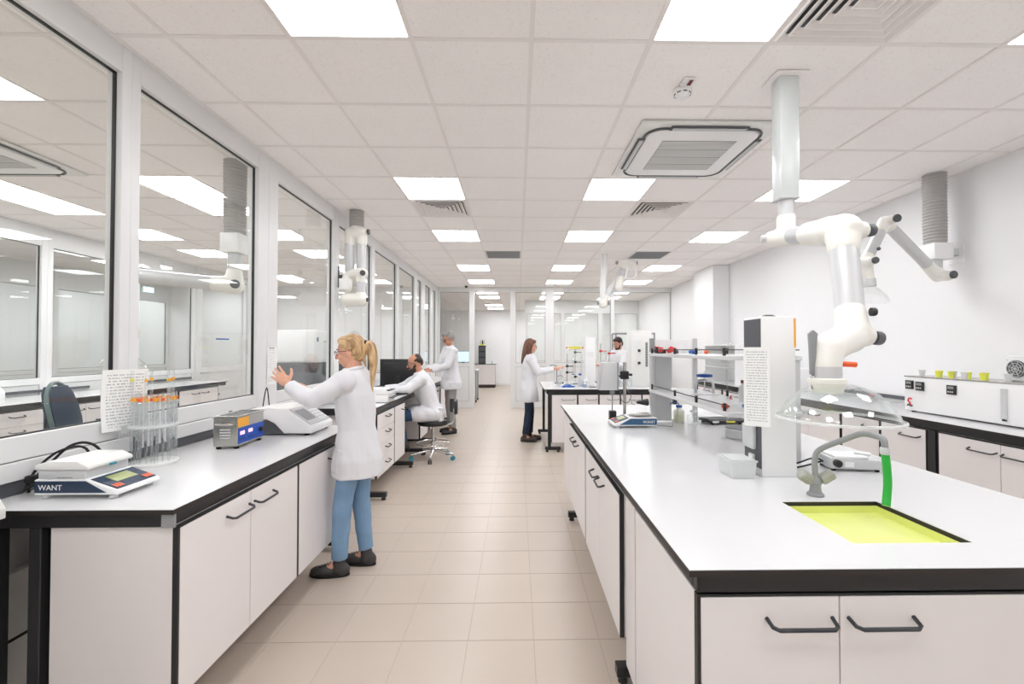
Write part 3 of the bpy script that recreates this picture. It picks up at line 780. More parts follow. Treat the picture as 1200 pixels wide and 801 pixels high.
# ---------- neighbouring room bench
worktop('neighbour_worktop', 'white worktop across the neighbouring room behind the glass', -5.985, -5.2, 3.2, 8.1)
bench_frame('black steel frame under the neighbouring room worktop', -5.965, -5.22, 3.22, 8.08, [(-5.6, 3.3, -5.9, -5.25), (-5.6, 5.95, -5.9, -5.25), (-5.6, 8.0, -5.9, -5.25)])
for a, wd, dr in ((3.35, .5, 1), (3.9, .5, 1), (4.45, .55, 1), (5.02, .9, 0), (5.98, .9, 0), (6.95, .9, 0)):
    lab = {3.35: 'white drawer unit at the near end of the neighbouring bench', 3.9: 'white drawer unit in the middle of three in the neighbouring room', 4.45: 'white drawer unit beside the double doors in the neighbouring room', 5.02: 'white double-door cabinet beside the drawers in the neighbouring room', 5.98: 'white double-door cabinet in the middle of the neighbouring bench', 6.95: 'white double-door cabinet next to the fire extinguisher'}[a]
    if dr: fr = [(0, wd, CZ0 + k * dz, CZ0 + (k + 1) * dz, 'drawer', wd/2 - .07, wd/2 + .07) for k in range(4)]
    else: fr = [(0, wd/2, CZ0, CZ1, 'door', wd/2 - .19, wd/2 - .03), (wd/2, wd, CZ0, CZ1, 'door', wd/2 + .03, wd/2 + .19)]
    cabinet(lab, (-5.22, a), PI/2, wd, .45, CZ0, CZ1, fr, 'drawer_unit' if dr else 'base_cabinet')
bm = nb(); box(bm, -6.0, -5.986, 3.0, 6.35, 0.93, 0.965); struct('trim_5', bm, 'darkgrey', 'dark slot strip along the neighbouring room bench', cat='trim')
bm = nb(); box(bm, -6.0, -5.986, 6.55, 8.3, 0.93, 0.965); struct('trim_6', bm, 'darkgrey', 'second dark slot strip along the neighbouring room bench by the exit sign', cat='trim')
# bench directly behind the long glass wall
worktop('behind_glass_worktop', 'white worktop directly behind the long glass wall', -2.85, -2.10, 4.3, 7.6)
bench_frame('black steel frame of the bench directly behind the long glass wall', -2.83, -2.12, 4.32, 7.58, [(-2.45, 4.4, -2.8, -2.15), (-2.45, 7.5, -2.8, -2.15)])
# low carton standing behind the legs of the glass wall bench
t = thing('storage_carton', 'pale carton with dark stripes behind the black bench legs', 'carton', (-1.93, 2.05, 0), PI/2)
bm = nb(); box(bm, -0.35, 0.08, 0.0, 0.03, 0.0, 0.62, .003); obj('body', bm, 'offwhite', t)
for za, zb in ((.36, .372), (.045, .075)):
    bm = nb(); box(bm, -0.351, 0.081, -0.001, 0.031, za, zb); obj('stripe', bm, 'core', t)

# ================================================================== EQUIPMENT ON THE BENCHES
def balance(label, loc, rotz, side, cover, sc=1.0, stripe='navy'):
    """front (display) faces local -y"""
    t = thing('precision_balance', label, 'balance', loc, rotz); t.scale = (sc, sc, sc)
    prof = [(-0.165, 0.016), (0.165, 0.016), (0.165, 0.078), (-0.035, 0.078), (-0.165, 0.032)]
    bm = nb(); prism(bm, prof, 'x', -0.105, 0.105, 0.006); obj('housing', bm, 'white', t)
    for s in (-1, 1):
        bm = nb(); x = s * 0.1055
        st = [(-0.12, 0.026), (0.160, 0.026), (0.160, 0.072), (-0.038, 0.072)]
        prism(bm, st, 'x', min(x, x + s * .0015), max(x, x + s * .0015)); f = obj('side_stripe', bm, stripe, t)
        me = text_mesh('WANT', 0.030, 'white', .0004)
        if s == side:
            q = obj('lettering', me, None, f)
            if s < 0: q.matrix_local = Matrix.Translation((x - .0022, 0.145, 0.037)) @ Euler((PI/2, 0, -PI/2)).to_matrix().to_4x4()
            else: q.matrix_local = Matrix.Translation((x + .0022, 0.055, 0.037)) @ Euler((PI/2, 0, PI/2)).to_matrix().to_4x4()
    # sloping control panel
    sl = math.atan2(0.046, 0.13); m = Matrix.Translation((0, -0.10, 0.0553)) @ Matrix.Rotation(sl, 4, 'X')
    bm = nb(); box(bm, -0.095, 0.095, -0.056, 0.056, 0.0, 0.003, .001, 1, m); cp = obj('control_panel', bm, 'navy', t)
    bm = nb(); box(bm, -0.05, 0.05, -0.012, 0.040, 0.003, 0.0045, 0, 1, m); obj('display', bm, 'lcd', cp)
    for k in range(3):
        for s in (-1, 1):
            bm = nb(); x = s * (0.058 + k * 0.013); box(bm, x - .005, x + .005, -0.048, -0.022, 0.003, 0.0055, .001, 1, m); obj('key', bm, 'orangekey', cp)
    for sx in (-1, 1):
        for sy in (-1, 1):
            bm = nb(); lathe(bm, [(0.014, 0), (0.016, 0.004), (0.012, 0.012), (0.009, 0.018)], (sx * .085, sy * .13, 0)); obj('foot', bm, 'lightgrey', t)
    if cover:
        bm = nb(); prism(bm, [(-0.03, 0.078), (0.155, 0.078), (0.155, 0.112), (-0.03, 0.112)], 'x', -0.098, 0.098, .003); cb = obj('weighing_chamber', bm, 'lightgrey', t)
        bm = nb(); prism(bm, [(-0.045, 0.114), (0.165, 0.114), (0.165, 0.134), (0.11, 0.150), (0.0, 0.150), (-0.045, 0.128)], 'x', -0.105, 0.105, .005); lid = obj('lid', bm, 'offwhite', t)
        bm = nb(); box(bm, -0.012, 0.018, -0.052, -0.044, 0.110, 0.120, .002); obj('catch', bm, 'teal', lid)
        bm = nb(); box(bm, -0.0995, -0.0975, 0.02, 0.08, 0.082, 0.086); obj('slot', bm, 'midgrey', cb)
    else:
        bm = nb(); lathe(bm, [(0.03, 0.078), (0.03, 0.086), (0.085, 0.088), (0.088, 0.092), (0.088, 0.096), (0.082, 0.095)], (0, 0.06, 0), seg=36); obj('pan', bm, 'steel', t)
    return t
balance('white balance with grey lidded draught cover at the end of the glass wall bench', (-1.695, 1.85, B), PI/2, -1, True, 0.97)
balance('white balance with a round steel pan and blue side on the sink island', (0.86, 3.335, B), -PI/2, 1, False, 0.97, 'bluelabel')
# cord of the covered balance
t = thing('power_cord', 'black power cord looped behind the covered balance', 'cord', (-1.90, 1.80, B))
bm = nb()
tube(bm, smooth_path([(-.05, .02, .006), (-.07, .05, .04), (-.05, .10, .10), (0.0, .13, .165), (.04, .17, .17), (.07, .2, .12), (.075, .215, .006)]), 0.0055, 8)
tube(bm, smooth_path([(.02, -.005, .055), (-.02, -.02, .03), (-.055, .01, .02), (-.06, .06, .09), (-.02, .11, .15), (.05, .15, .15), (.06, .19, .006)]), 0.005, 8)
obj('cable', bm, 'rubber', t)
bm = nb(); box(bm, -.05, -.01, -0.0, .03, .045, .075, .006, 2); obj('plug', bm, 'rubber', t)

# rotating stand full of glass tubes
t = thing('tube_carousel', 'clear round carousel filled with slim glass pipettes on the bench', 'rack', (-1.835, 2.29, B))
bm = nb(); lathe(bm, [(0.10, 0), (0.102, 0.004), (0.102, 0.012), (0.098, 0.014)], seg=40); obj('base', bm, 'offwhite', t)
bm = nb(); lathe(bm, [(0.018, 0.014), (0.018, 0.34)], seg=12); obj('spindle', bm, 'clear', t)
for z, m_ in ((0.185, 'frosted'), (0.300, 'clear')):
    bm = nb(); lathe(bm, [(0.02, z), (0.098, z), (0.102, z + .004), (0.102, z + .012), (0.098, z + .015), (0.02, z + .015)], seg=40); obj('disc', bm, m_, t)
for k in range(36):
    a = 2 * PI * k / 36; r = 0.088 if k % 2 else 0.068; hh = random.uniform(0.335, 0.365) if k % 7 else 0.47
    x, y = r * math.cos(a), r * math.sin(a); q = random.uniform(.0055, .0075)
    bm = nb(); lathe(bm, [(q * .35, 0.016), (q * .4, 0.06), (q, 0.085), (q, hh - .04), (q * .75, hh - .03), (q * .75, hh)], (x, y, 0), seg=8); p = obj('pipette', bm, 'tubeglass', t)
    bm = nb(); zz = .320 if hh < .4 else hh - .055; lathe(bm, [(q * 1.12, zz), (q * 1.12, zz + .014)], (x, y, 0), seg=8); obj('colour_ring', bm, 'amber' if k % 3 else ('yellow' if hh > .4 else 'orange'), p)
    if k % 3 == 1:
        bm = nb(); lathe(bm, [(q * .6, 0.07), (q * .6, 0.07 + random.uniform(.03, .08))], (x, y, 0), seg=6); obj('graduation', bm, 'darkgrey', p)
# sheets of paper
def sheet(label, loc, rotz, wd, ht, tilt=0.0, m_='printed', bend=0.01):
    t = thing('paper_sheet', label, 'paper', loc, rotz)
    bm = nb(); n = 8; fr = []; bk = []
    for i in range(n + 1):
        z = ht * i / n; y = tilt * z + bend * math.sin(PI * i / n)
        fr.append((y, z)); bk.append((y + .0012, z))
    rings(bm, [[Vector((x, p[0], p[1])) for p in fr] + [Vector((x, p[0], p[1])) for p in reversed(bk)] for x in (-wd/2, -wd/6, wd/6, wd/2)])
    obj('sheet', bm, m_, t)
    return t
t = sheet('printed instruction sheet leaning behind the tube carousel', (-1.955, 2.265, 1.075), 1.25, 0.20, 0.30, 0.0, bend=.012)
bm = nb(); box(bm, -.02, .02, -.004, .012, -0.02, .02, .002); obj('clip', bm, 'frosted', t)
t = sheet('printed note taped on the white post behind the ultrasonic bath', (-1.998, 3.66, 1.19), PI/2, 0.135, 0.30, 0.0, bend=-.004)
bm = nb(); box(bm, -.04, .04, -.0016, -.0004, .285, .30); obj('tape', bm, 'frosted', t)
t = sheet('printed notes taped on the white post beside the folded extraction arm', (-1.998, 4.95, 1.10), PI/2, 0.12, 0.34, 0.0, bend=-.004)
bm = nb(); box(bm, -.04, .04, -.0016, -.0004, .325, .34); obj('tape', bm, 'frosted', t)
# ultrasonic bath : long steel tank, control panel faces +x
t = thing('ultrasonic_bath', 'stainless steel ultrasonic bath with blue control panel on the bench', 'ultrasonic bath', (-1.685, 2.74, B), PI/2 + 0.05)
bm = nb(); box(bm, -0.145, 0.145, -0.068, 0.068, 0.014, 0.185, .004); obj('tank', bm, 'steel', t)
bm = nb()
for a, b, c, d in ((-.150, .150, -.073, -.055), (-.150, .150, .055, .073), (-.150, -.132, -.055, .055), (.132, .150, -.055, .055)): box(bm, a, b, c, d, .183, .190, .001)
obj('rim', bm, 'steel', t)
bm = nb(); box(bm, -.128, .128, -.052, .052, .1855, .1865); obj('bath_opening', bm, 'darkgrey', t)
bm = nb(); box(bm, -.142, .142, -.0705, -.068, .028, .118); pn = obj('control_panel', bm, 'panelblue', t)
for x in (-.10, -.015):
    bm = nb(); box(bm, x - .022, x + .022, -.0725, -.0705, .078, .098); obj('readout', bm, 'led_pink', pn)
    bm = nb()
    for q in (-.014, .014): cyl(bm, (x + q, -.0725, .052), (x + q, -.0705, .052), .007, seg=10)
    obj('button', bm, 'navy', pn)
bm = nb(); cyl(bm, (.095, -.0705, .075), (.095, -.09, .075), .014); obj('dial', bm, 'black', pn)
bm = nb(); box(bm, -.142, -.03, -.0700, -.068, .124, .176); obj('warning_label', bm, 'amber', t)
for sx in (-1, 1):
    bm = nb(); x = sx * .146; tube(bm, smooth_path([(x, -.045, .14), (x + sx * .022, -.035, .145), (x + sx * .026, 0, .145), (x + sx * .022, .035, .145), (x, .045, .14)]), .008, 8); obj('side_handle', bm, 'steel', t)
    bm = nb()
    for k in range(4): box(bm, min(x, x - sx * .003), max(x, x - sx * .003), -.03, .03, .06 + k * .016, .068 + k * .016)
    obj('vent', bm, 'lightgrey', t)
    for sy in (-1, 1):
        bm = nb(); cyl(bm, (sx * .12, sy * .05, 0), (sx * .12, sy * .05, .015), .013, seg=12); obj('foot', bm, 'rubber', t)
# white spectrophotometer with a dark slanted side, keypad slope towards +x
t = thing('spectrophotometer', 'white wedge-fronted spectrophotometer with dark slanted side beside the woman', 'spectrophotometer', (-1.60, 3.16, B), PI/2)
prof = [(-0.235, 0.015), (0.22, 0.015), (0.22, 0.165), (0.05, 0.185), (-0.06, 0.180), (-0.235, 0.055)]
bm = nb(); prism(bm, prof, 'x', -0.17, 0.17, .008); obj('housing', bm, 'white', t)
bm = nb(); prism(bm, [(-0.05, 0.018), (0.215, 0.018), (0.215, 0.105), (0.06, 0.105), (0.01, 0.08)], 'x', -0.1725, -0.170); obj('side_panel', bm, 'darkgrey', t)
bm = nb(); tube(bm, [(-.1725, -.052, .018), (-.1725, .008, .082), (-.1725, .06, .108), (-.1725, .215, .108)], .002, 6); obj('red_line', bm, 'darkred', t)
sl = math.atan2(.125, .175); m = Matrix.Translation((0, -.145, .122)) @ Matrix.Rotation(sl, 4, 'X')
bm = nb(); box(bm, -.15, .15, -.09, .085, 0, .004, .001, 1, m); kp = obj('keypad', bm, 'lightgrey', t)
for i in range(4):
    for j in range(4):
        bm = nb(); x, y = .02 + i * .03, -.07 + j * .03; box(bm, x, x + .02, y, y + .018, .004, .007, .001, 1, m); obj('key', bm, 'white', kp)
bm = nb(); box(bm, -.13, 0, -.05, .06, .004, .006, 0, 1, m); obj('display', bm, 'midgrey', kp)
for sx in (-1, 1):
    for sy in (-.19, .18):
        bm = nb(); cyl(bm, (sx * .14, sy, 0), (sx * .14, sy, .018), .016, seg=12); obj('foot', bm, 'rubber', t)
# cable loops behind it
for k, (x, y, lab) in enumerate(((-1.93, 3.02, 'thin black cable loop standing behind the ultrasonic bath'), (-1.93, 3.45, 'thin black cable loop beside the taped note'))):
    bm = nb(); tube(bm, smooth_path([(0, -.05, .004), (0, -.04, .10), (.01, 0, .16 + .12 * k), (.01, .04, .12), (0, .055, .004)]), .004, 8)
    o = obj('cable_loop', bm, 'rubber', loc=(x, y, B)); tag(o, lab, 'cable')
# white instrument at the near end of the bench (only its corner shows)
t = thing('white_instrument', 'white instrument housing with sloping corner at the bench end by the glass', 'instrument', (-2.08, 1.30, 0))
bm = nb(); prism(bm, [(0.10, 0.90), (0.335, 0.90), (0.335, 0.935), (0.295, 1.0), (0.10, 1.0)], 'y', -0.30, 0.26, .004); obj('housing', bm, 'offwhite', t)
bm = nb(); box(bm, 0.10, 0.32, -0.3, 0.25, 0.84, 0.90, .003); obj('base', bm, 'black', t)
bm = nb(); box(bm, 0.12, 0.17, -0.28, -0.23, 0, 0.84); box(bm, 0.12, 0.17, 0.12, 0.17, 0, 0.84); obj('leg', bm, 'blacksteel', t)
# label printer + keyboard + monitor on the second bench
t = thing('label_printer', 'small white printer beside the black monitor', 'printer', (-1.52, 4.92, B), PI/2)
bm = nb(); box(bm, -.13, .13, -.14, .14, .006, .085, .006, 2); obj('body', bm, 'white', t)
bm = nb(); prism(bm, [(-.15, .088), (.14, .088), (.14, .15), (-.06, .15), (-.15, .118)], 'x', -.125, .125, .005); obj('cover', bm, 'white', t)
bm = nb(); box(bm, -.11, .11, -.148, -.06, .118, .128, .002, 1, Matrix.Translation((0, 0, .006))); obj('control_panel', bm, 'darkgrey', t)
bm = nb(); box(bm, -.10, .10, -.19, -.14, .05, .058); obj('tray', bm, 'darkgrey', t)
t = thing('paper_sheet', 'loose white sheet lying on the bench beside the printer', 'paper', (-1.47, 4.58, B))
bm = nb(); box(bm, -.08, .08, -.13, .13, .0005, .002); obj('sheet', bm, 'white', t)
t = thing('monitor', 'large black monitor seen from its back on the second bench', 'monitor', (-1.65, 6.24, B), PI - .12)
bm = nb(); box(bm, -.27, .27, -.02, .015, .06, .435, .008, 2); sh = obj('housing', bm, 'black', t)
bm = nb(); box(bm, -.20, .20, .015, .035, .11, .38, .010, 2); obj('rear_cover', bm, 'black', t)
bm = nb(); box(bm, -.255, .255, -.022, -.020, .08, .42); obj('screen', bm, 'monitor_on', t)
bm = nb(); prism(bm, [(-.03, .008), (.03, .008), (.03, .2), (-.03, .2)], 'y', .036, .052); lathe(bm, [(.11, 0), (.11, .008), (.04, .012)], (0, .02, 0)); obj('stand', bm, 'black', t)
t = thing('keyboard', 'black keyboard under the hands of the seated man', 'keyboard', (-1.52, 5.80, B), 2.0)
bm = nb(); prism(bm, [(-.07, .004), (.07, .004), (.07, .022), (-.07, .012)], 'x', -.21, .21, .003); obj('case', bm, 'black', t)
bm = nb()
for i in range(14):
    for j in range(5):
        x, y = -.195 + i * .028, -.06 + j * .026; z = .013 + (j + .5) * .0018; box(bm, x, x + .022, y, y + .02, z, z + .006)
k = obj('keys', bm, 'darkgrey', t); k['kind'] = 'stuff'
t = thing('reagent_box', 'small box with red and green print behind the seated man\'s monitor', 'box', (-1.47, 6.60, B), 0.3)
bm = nb(); box(bm, -.06, .06, -.05, .05, 0, .17, .002); obj('carton', bm, 'white', t)
bm = nb(); box(bm, -.061, .061, -.051, .051, .10, .16); obj('red_band', bm, 'red', t)
bm = nb(); box(bm, -.061, .061, -.051, .051, .02, .08); obj('green_band', bm, 'limecup', t)

# ---------- on the sink island
# tall white instrument
t = thing('tall_instrument', 'tall white instrument tower with grey side display on the sink island', 'instrument', (1.18, 2.06, B))
bm = nb(); box(bm, -.078, .080, -.065, .09, 0, .725, .004, 2); obj('housing', bm, 'white', t)
bm = nb(); box(bm, -.0795, -.0775, -.062, .085, .585, .715); obj('side_display', bm, 'darkgrey', t)
bm = nb(); box(bm, -.0795, -.0775, -.062, .085, .035, .24); sp_ = obj('side_recess', bm, 'darkgrey', t)
bm = nb(); box(bm, -.098, -.0795, -.025, .075, .115, .225, .004); obj('burette_block', bm, 'lightgrey', sp_)
bm = nb(); box(bm, -.092, -.0795, -.01, .03, .06, .09, .003); obj('connector', bm, 'white', sp_)
bm = nb(); box(bm, .072, .0805, -.0665, -.063, .585, .715); obj('orange_strip', bm, 'amber', t)
bm = nb(); box(bm, .0785, .0815, -.05, .08, .25, .60); obj('side_seam', bm, 'lightgrey', t)
bm = nb(); lathe(bm, [(.03, .724), (.03, .732), (.02, .738)], (.01, .03, 0)); obj('top_cap', bm, 'darkgrey', t)
sheet('printed sheet hanging on the tall white instrument tower', (1.075, 1.985, 1.13), -PI/2 + 1.0, 0.105, 0.355, -0.02, 'printed_fine', .0)
# reagent shelf over the middle of the island
SHX0, SHX1, SHY0, SHY1 = 1.05, 1.43, 2.21, 3.55
t = thing('reagent_shelf', 'two-tier white reagent shelf with black rails over the sink island', 'shelf', (0, 0, B))
for (x, y) in ((SHX0 + .02, SHY1 - .03), (SHX1 - .02, SHY1 - .03), (SHX0 + .16, SHY0 + .03), (SHX1 - .02, SHY0 + .03)):
    bm = nb(); bar(bm, x - .016, x + .016, y - .02, y + .02, 0, .66 if y > 3 else .52); obj('upright', bm, 'alupaint', t)
bm = nb(); box(bm, SHX0 + .003, SHX0 + .037, SHY1 - .051, SHY1 - .009, .552, .66, .002); obj('upright_cover', bm, 'midgrey', t)
for z in (.237, .520):
    bm = nb(); box(bm, SHX0, SHX1, SHY0, SHY1, z, z + .022, .002); sh = obj('shelf_board', bm, 'laminate', t)
    for x in (SHX0 + .012, SHX1 - .012):
        bm = nb(); cyl(bm, (x, SHY0 + .01, z + .052), (x, SHY1 - .01, z + .052), .003, seg=8); obj('rail', bm, 'black', sh)
        for y in (SHY0 + .06, SHY0 + .42, SHY0 + .78, SHY1 - .05):
            bm = nb(); box(bm, x - .006, x + .006, y - .008, y + .008, z + .022, z + .062, .001); obj('rail_clip', bm, 'black', sh)
bm = nb(); box(bm, SHX0 + .037, SHX0 + .17, SHY1 - .04, SHY1 - .025, .01, .237); obj('end_panel', bm, 'lightgrey', t)
bm = nb(); box(bm, SHX0 + .037, SHX0 + .17, SHY1 - .04, SHY1 - .025, .26, .52); obj('end_panel', bm, 'lightgrey', t)
bm = nb(); box(bm, SHX0 + .04, SHX1 - .04, SHY1 - .04, SHY1 - .025, .542, .65); obj('end_panel', bm, 'white', t)
# things on the top shelf
ZT, ZL = B + .5425, B + .2595
t = thing('red_clamp', 'crumpled red plastic piece on the upper reagent shelf', 'clamp', (1.14, 3.38, ZT))
bm = nb()
for k in range(9): ball(bm, (random.uniform(-.055, .055), random.uniform(-.03, .03), random.uniform(.014, .04)), (random.uniform(.016, .03), random.uniform(.012, .02), random.uniform(.008, .014)), Euler((0, random.uniform(-.4, .4), random.uniform(0, 3))).to_matrix(), 10, 6)
capsule(bm, (-.09, .0, .05), (-.03, 0, .04), .006, seg=8); capsule(bm, (.03, 0, .05), (.075, .01, .035), .007, seg=8)
obj('body', remesh(bm, 'body', 'red', .005, 1, zmin=0.0), None, t)
t = thing('black_holder', 'black clamp block at the far corner of the upper reagent shelf', 'clamp', (1.115, 3.47, ZT))
bm = nb(); box(bm, -.03, .04, -.03, .03, 0, .028, .003); box(bm, -.03, -.015, -.02, .02, .028, .05, .002); obj('block', bm, 'black', t)
def glass_fitting(label, loc, rotz, col, ln=.09):
    t = thing('glass_stopcock', label, 'stopcock', loc, rotz)
    bm = nb(); cyl(bm, (-ln, 0, .014), (ln, 0, .014), .006, seg=10); cyl(bm, (0, 0, .004), (0, 0, .028), .010, seg=12); obj('tube', bm, 'clear', t)
    bm = nb(); lathe(bm, [(.004, 0), (.013, .006), (.013, .03), (.006, .038)], (-ln - .03, 0, .014), (1, 0, 0), seg=12); obj('plug', bm, col[0], t)
    bm = nb(); ball(bm, (ln + .012, 0, .014), (.016, .013, .013)); obj('knob', bm, col[1], t)
    return t
glass_fitting('glass stopcock with blue knob lying on the upper reagent shelf', (1.17, 3.12, ZT), .3, ('darkgrey', 'blue'), .05)
glass_fitting('glass stopcock with orange plug on the upper reagent shelf', (1.19, 2.88, ZT), .4, ('blue', 'orange'), .04)
glass_fitting('orange and blue glass stopcock on the lower reagent shelf edge', (1.16, 2.36, ZL), .1, ('orange', 'blue'), .045)
# screw clamp stand with blue knob on the lower shelf
t = thing('screw_clamp', 'steel screw clamp with a blue knob on the lower reagent shelf', 'clamp', (1.31, 3.10, ZL))
bm = nb(); tube(bm, smooth_path([(-.06, 0, .0), (-.06, 0, .07), (-.04, 0, .095), (.04, 0, .095), (.06, 0, .07), (.06, 0, 0)]), .009, 10); obj('arch', bm, 'alu', t)
bm = nb(); cyl(bm, (0, 0, .02), (0, 0, .165), .004, seg=8); obj('screw', bm, 'chrome', t)
bm = nb(); lathe(bm, [(.012, .118), (.05, .122), (.054, .13), (.05, .14), (.012, .144)], seg=20); obj('knob', bm, 'blue', t)
bm = nb(); box(bm, -.09, .09, -.03, .03, 0, .006, .001); obj('foot_plate', bm, 'white', t)
def bottle(name, label, loc, r, h, body, cap, group=None, neck=.45, liquid=None):
    t = thing(name, label, 'bottle', loc, 0, group)
    bm = nb(); lathe(bm, [(r * .92, 0), (r, .006), (r, h * .62), (r * .9, h * .70), (r * neck, h * .80), (r * neck, h * .90)], seg=20); obj('body', bm, body, t)
    bm = nb(); lathe(bm, [(r * neck * 1.25, h * .86), (r * neck * 1.25, h * .99), (r * neck * 1.1, h)], seg=16); obj('cap', bm, cap, t)
    if liquid:
        bm = nb(); lathe(bm, [(r * .88, .008), (r * .93, .012), (r * .93, h * .45)], seg=20); obj('liquid', bm, liquid, t)
    return t
bottle('reagent_bottle', 'small clear bottle with dark red cap on the lower reagent shelf', (1.36, 2.66, ZL), .028, .13, 'frosted', 'darkred')
t = thing('glass_hook_rod', 'thin hooked glass rod standing behind the reagent shelf', 'glass rod', (1.478, 3.12, B))
bm = nb(); tube(bm, smooth_path([(0, 0, 0), (0, 0, .30), (0, 0, .58), (.010, 0, .61), (.028, 0, .61), (.036, 0, .585)]), .006, 8); obj('rod', bm, 'tubeglass', t)
bm = nb(); lathe(bm, [(.03, 0), (.03, .006), (.006, .01)]); obj('foot', bm, 'clear', t)
t = thing('red_tipped_syringe', 'thin syringe with a red collar on the lower reagent shelf', 'syringe', (1.35, 2.80, ZL), 1.2)
bm = nb(); cyl(bm, (-.07, 0, .008), (.07, 0, .008), .005, seg=8); obj('barrel', bm, 'clear', t)
bm = nb(); cyl(bm, (.0, 0, .008), (.025, 0, .008), .008, seg=10); obj('collar', bm, 'red', t)
# bench level under the shelf
t = bottle('wash_bottle', 'cloudy plastic bottle with a blue cap under the reagent shelf', (1.275, 3.50, B), .042, .135, 'frosted', 'blue', liquid='limecup')
bm = nb(); tube(bm, smooth_path([(0, 0, .135), (-.01, 0, .15), (-.05, 0, .155), (-.07, 0, .14)]), .004, 8); obj('spout', bm, 'blue', t)
bottle('wash_bottle', 'clear round flask next to the blue-capped bottle under the shelf', (1.345, 3.39, B), .045, .11, 'clear', 'white')
t = thing('hot_plate', 'flat black magnetic stirrer plate with yellow label under the reagent shelf', 'stirrer', (1.60, 3.46, B), .1)
bm = nb(); prism(bm, [(-.09, .012), (.09, .012), (.09, .036), (-.05, .042), (-.09, .030)], 'x', -.15, .12, .004); obj('body', bm, 'black', t)
bm = nb(); prism(bm, [(-.10, .012), (.10, .012), (.03, .03), (-.03, .03)], 'y', -.06, .06); m_ = obj('nose', bm, 'black', t); m_.location = (.16, 0, 0)
bm = nb(); box(bm, -.02, .05, -.0925, -.0905, .016, .028); obj('yellow_label', bm, 'yellow', t)
bm = nb(); box(bm, -.13, -.08, -.0925, -.0905, .016, .030); obj('white_label', bm, 'white', t)
for x in (-.12, .10):
    for y in (-.07, .07):
        bm = nb(); cyl(bm, (x, y, 0), (x, y, .013), .012, seg=10); obj('foot', bm, 'rubber', t)
t = thing('steel_pot', 'round steel pot with dark top under the reagent shelf', 'pot', (1.45, 2.88, B))
bm = nb(); lathe(bm, [(.088, 0), (.092, .005), (.092, .055), (.096, .06), (.096, .066)], seg=32); obj('wall', bm, 'chrome', t)
bm = nb(); lathe(bm, [(.088, .066), (.088, .0675)], seg=32); obj('inside', bm, 'darkgrey', t)
t = thing('blur_tub', 'frosted white tub shape for a whitish blur before the tall instrument', 'tub', (1.005, 2.03, B))  # guessed tub shape standing in for a whitish blur
bm = nb(); rings(bm, [[Vector((sx * a, sy * b, z)) for sx, sy in ((-1, -1), (1, -1), (1, 1), (-1, 1))] for a, b, z in ((.05, .06, 0), (.056, .066, .075), (.060, .070, .075), (.060, .070, .081), (.053, .062, .081), (.047, .057, .004))]); obj('wall', bm, 'frosted', t)
bm = nb(); box(bm, -.05, .05, -.06, .06, .081, .086, .002); obj('lid', bm, 'frosted', t)
# overhead stirrer on a rod beside the balance
t = thing('overhead_stirrer', 'grey overhead stirrer clamped to a steel rod behind the round pan balance', 'stirrer', (0.86, 3.56, B))
bm = nb(); box(bm, -.11, .10, -.045, .05, 0, .014, .003); box(bm, -.13, -.05, -.012, .012, .012, .026, .002); obj('base', bm, 'black', t)
bm = nb(); cyl(bm, (0, 0, .014), (0, 0, .47), .0125, seg=14); obj('rod', bm, 'steel', t)
bm = nb(); box(bm, -.035, .03, -.026, .026, .335, .40, .008, 2); cyl(bm, (.03, 0, .37), (.06, 0, .37), .011, seg=10); cyl(bm, (-.06, .0, .36), (-.03, 0, .36), .009, seg=10); obj('clamp', bm, 'black', t)
bm = nb(); prism(bm, [(-.215, .25), (-.07, .25), (-.07, .47), (-.185, .47)], 'y', -.05, .05, .006); hd = obj('motor_head', bm, 'lightgrey', t)
bm = nb(); prism(bm, [(-.222, .255), (-.216, .255), (-.186, .465), (-.192, .465)], 'y', -.045, .045); obj('front_plate', bm, 'lightgrey', hd)
bm = nb(); box(bm, -.07, -.058, -.05, .05, .25, .47, .002); obj('back_plate', bm, 'midgrey', hd)
bm = nb(); cyl(bm, (-.10, 0, .25), (-.10, 0, .215), .02, seg=14); cyl(bm, (-.10, 0, .215), (-.10, 0, .06), .006, seg=8); obj('shaft', bm, 'midgrey', t)
bm = nb(); box(bm, -.125, -.072, -.03, .03, .014, .085, .006, 2); obj('holder', bm, 'black', t)
bm = nb(); tube(bm, smooth_path([(-.04, -.01, .26), (-.03, -.02, .17), (.02, -.02, .15), (.05, 0, .20), (.012, 0, .26)]), .003, 6); obj('cable', bm, 'darkgrey', t)
# cable hanging from the shelf
bm = nb(); tube(bm, smooth_path([(0, 0, .0), (.06, -.05, .004), (.10, -.07, .006), (.11, -.04, .05), (.13, -.05, .03), (.15, -.03, .10), (.17, 0, .13)]), .0035, 6)
o = obj('cable', bm, 'midgrey', loc=(1.05, 3.36, B)); tag(o, 'thin grey cable trailing on the island below the lower shelf', 'cable')
t = thing('black_nozzle', 'black cone nozzle fixed to the far shelf upright', 'nozzle', (0.975, 3.52, 1.055))
bm = nb(); lathe(bm, [(.008, -.03), (.012, -.02), (.028, .05), (.028, .06)], (0, 0, 0), (1, 0, 0)); obj('cone', bm, 'black', t)
bm = nb(); tube(bm, smooth_path([(-.03, 0, 0), (-.06, 0, .02), (-.07, 0, -.01), (-.045, 0, -.02)]), .003, 6); obj('loop', bm, 'midgrey', t)
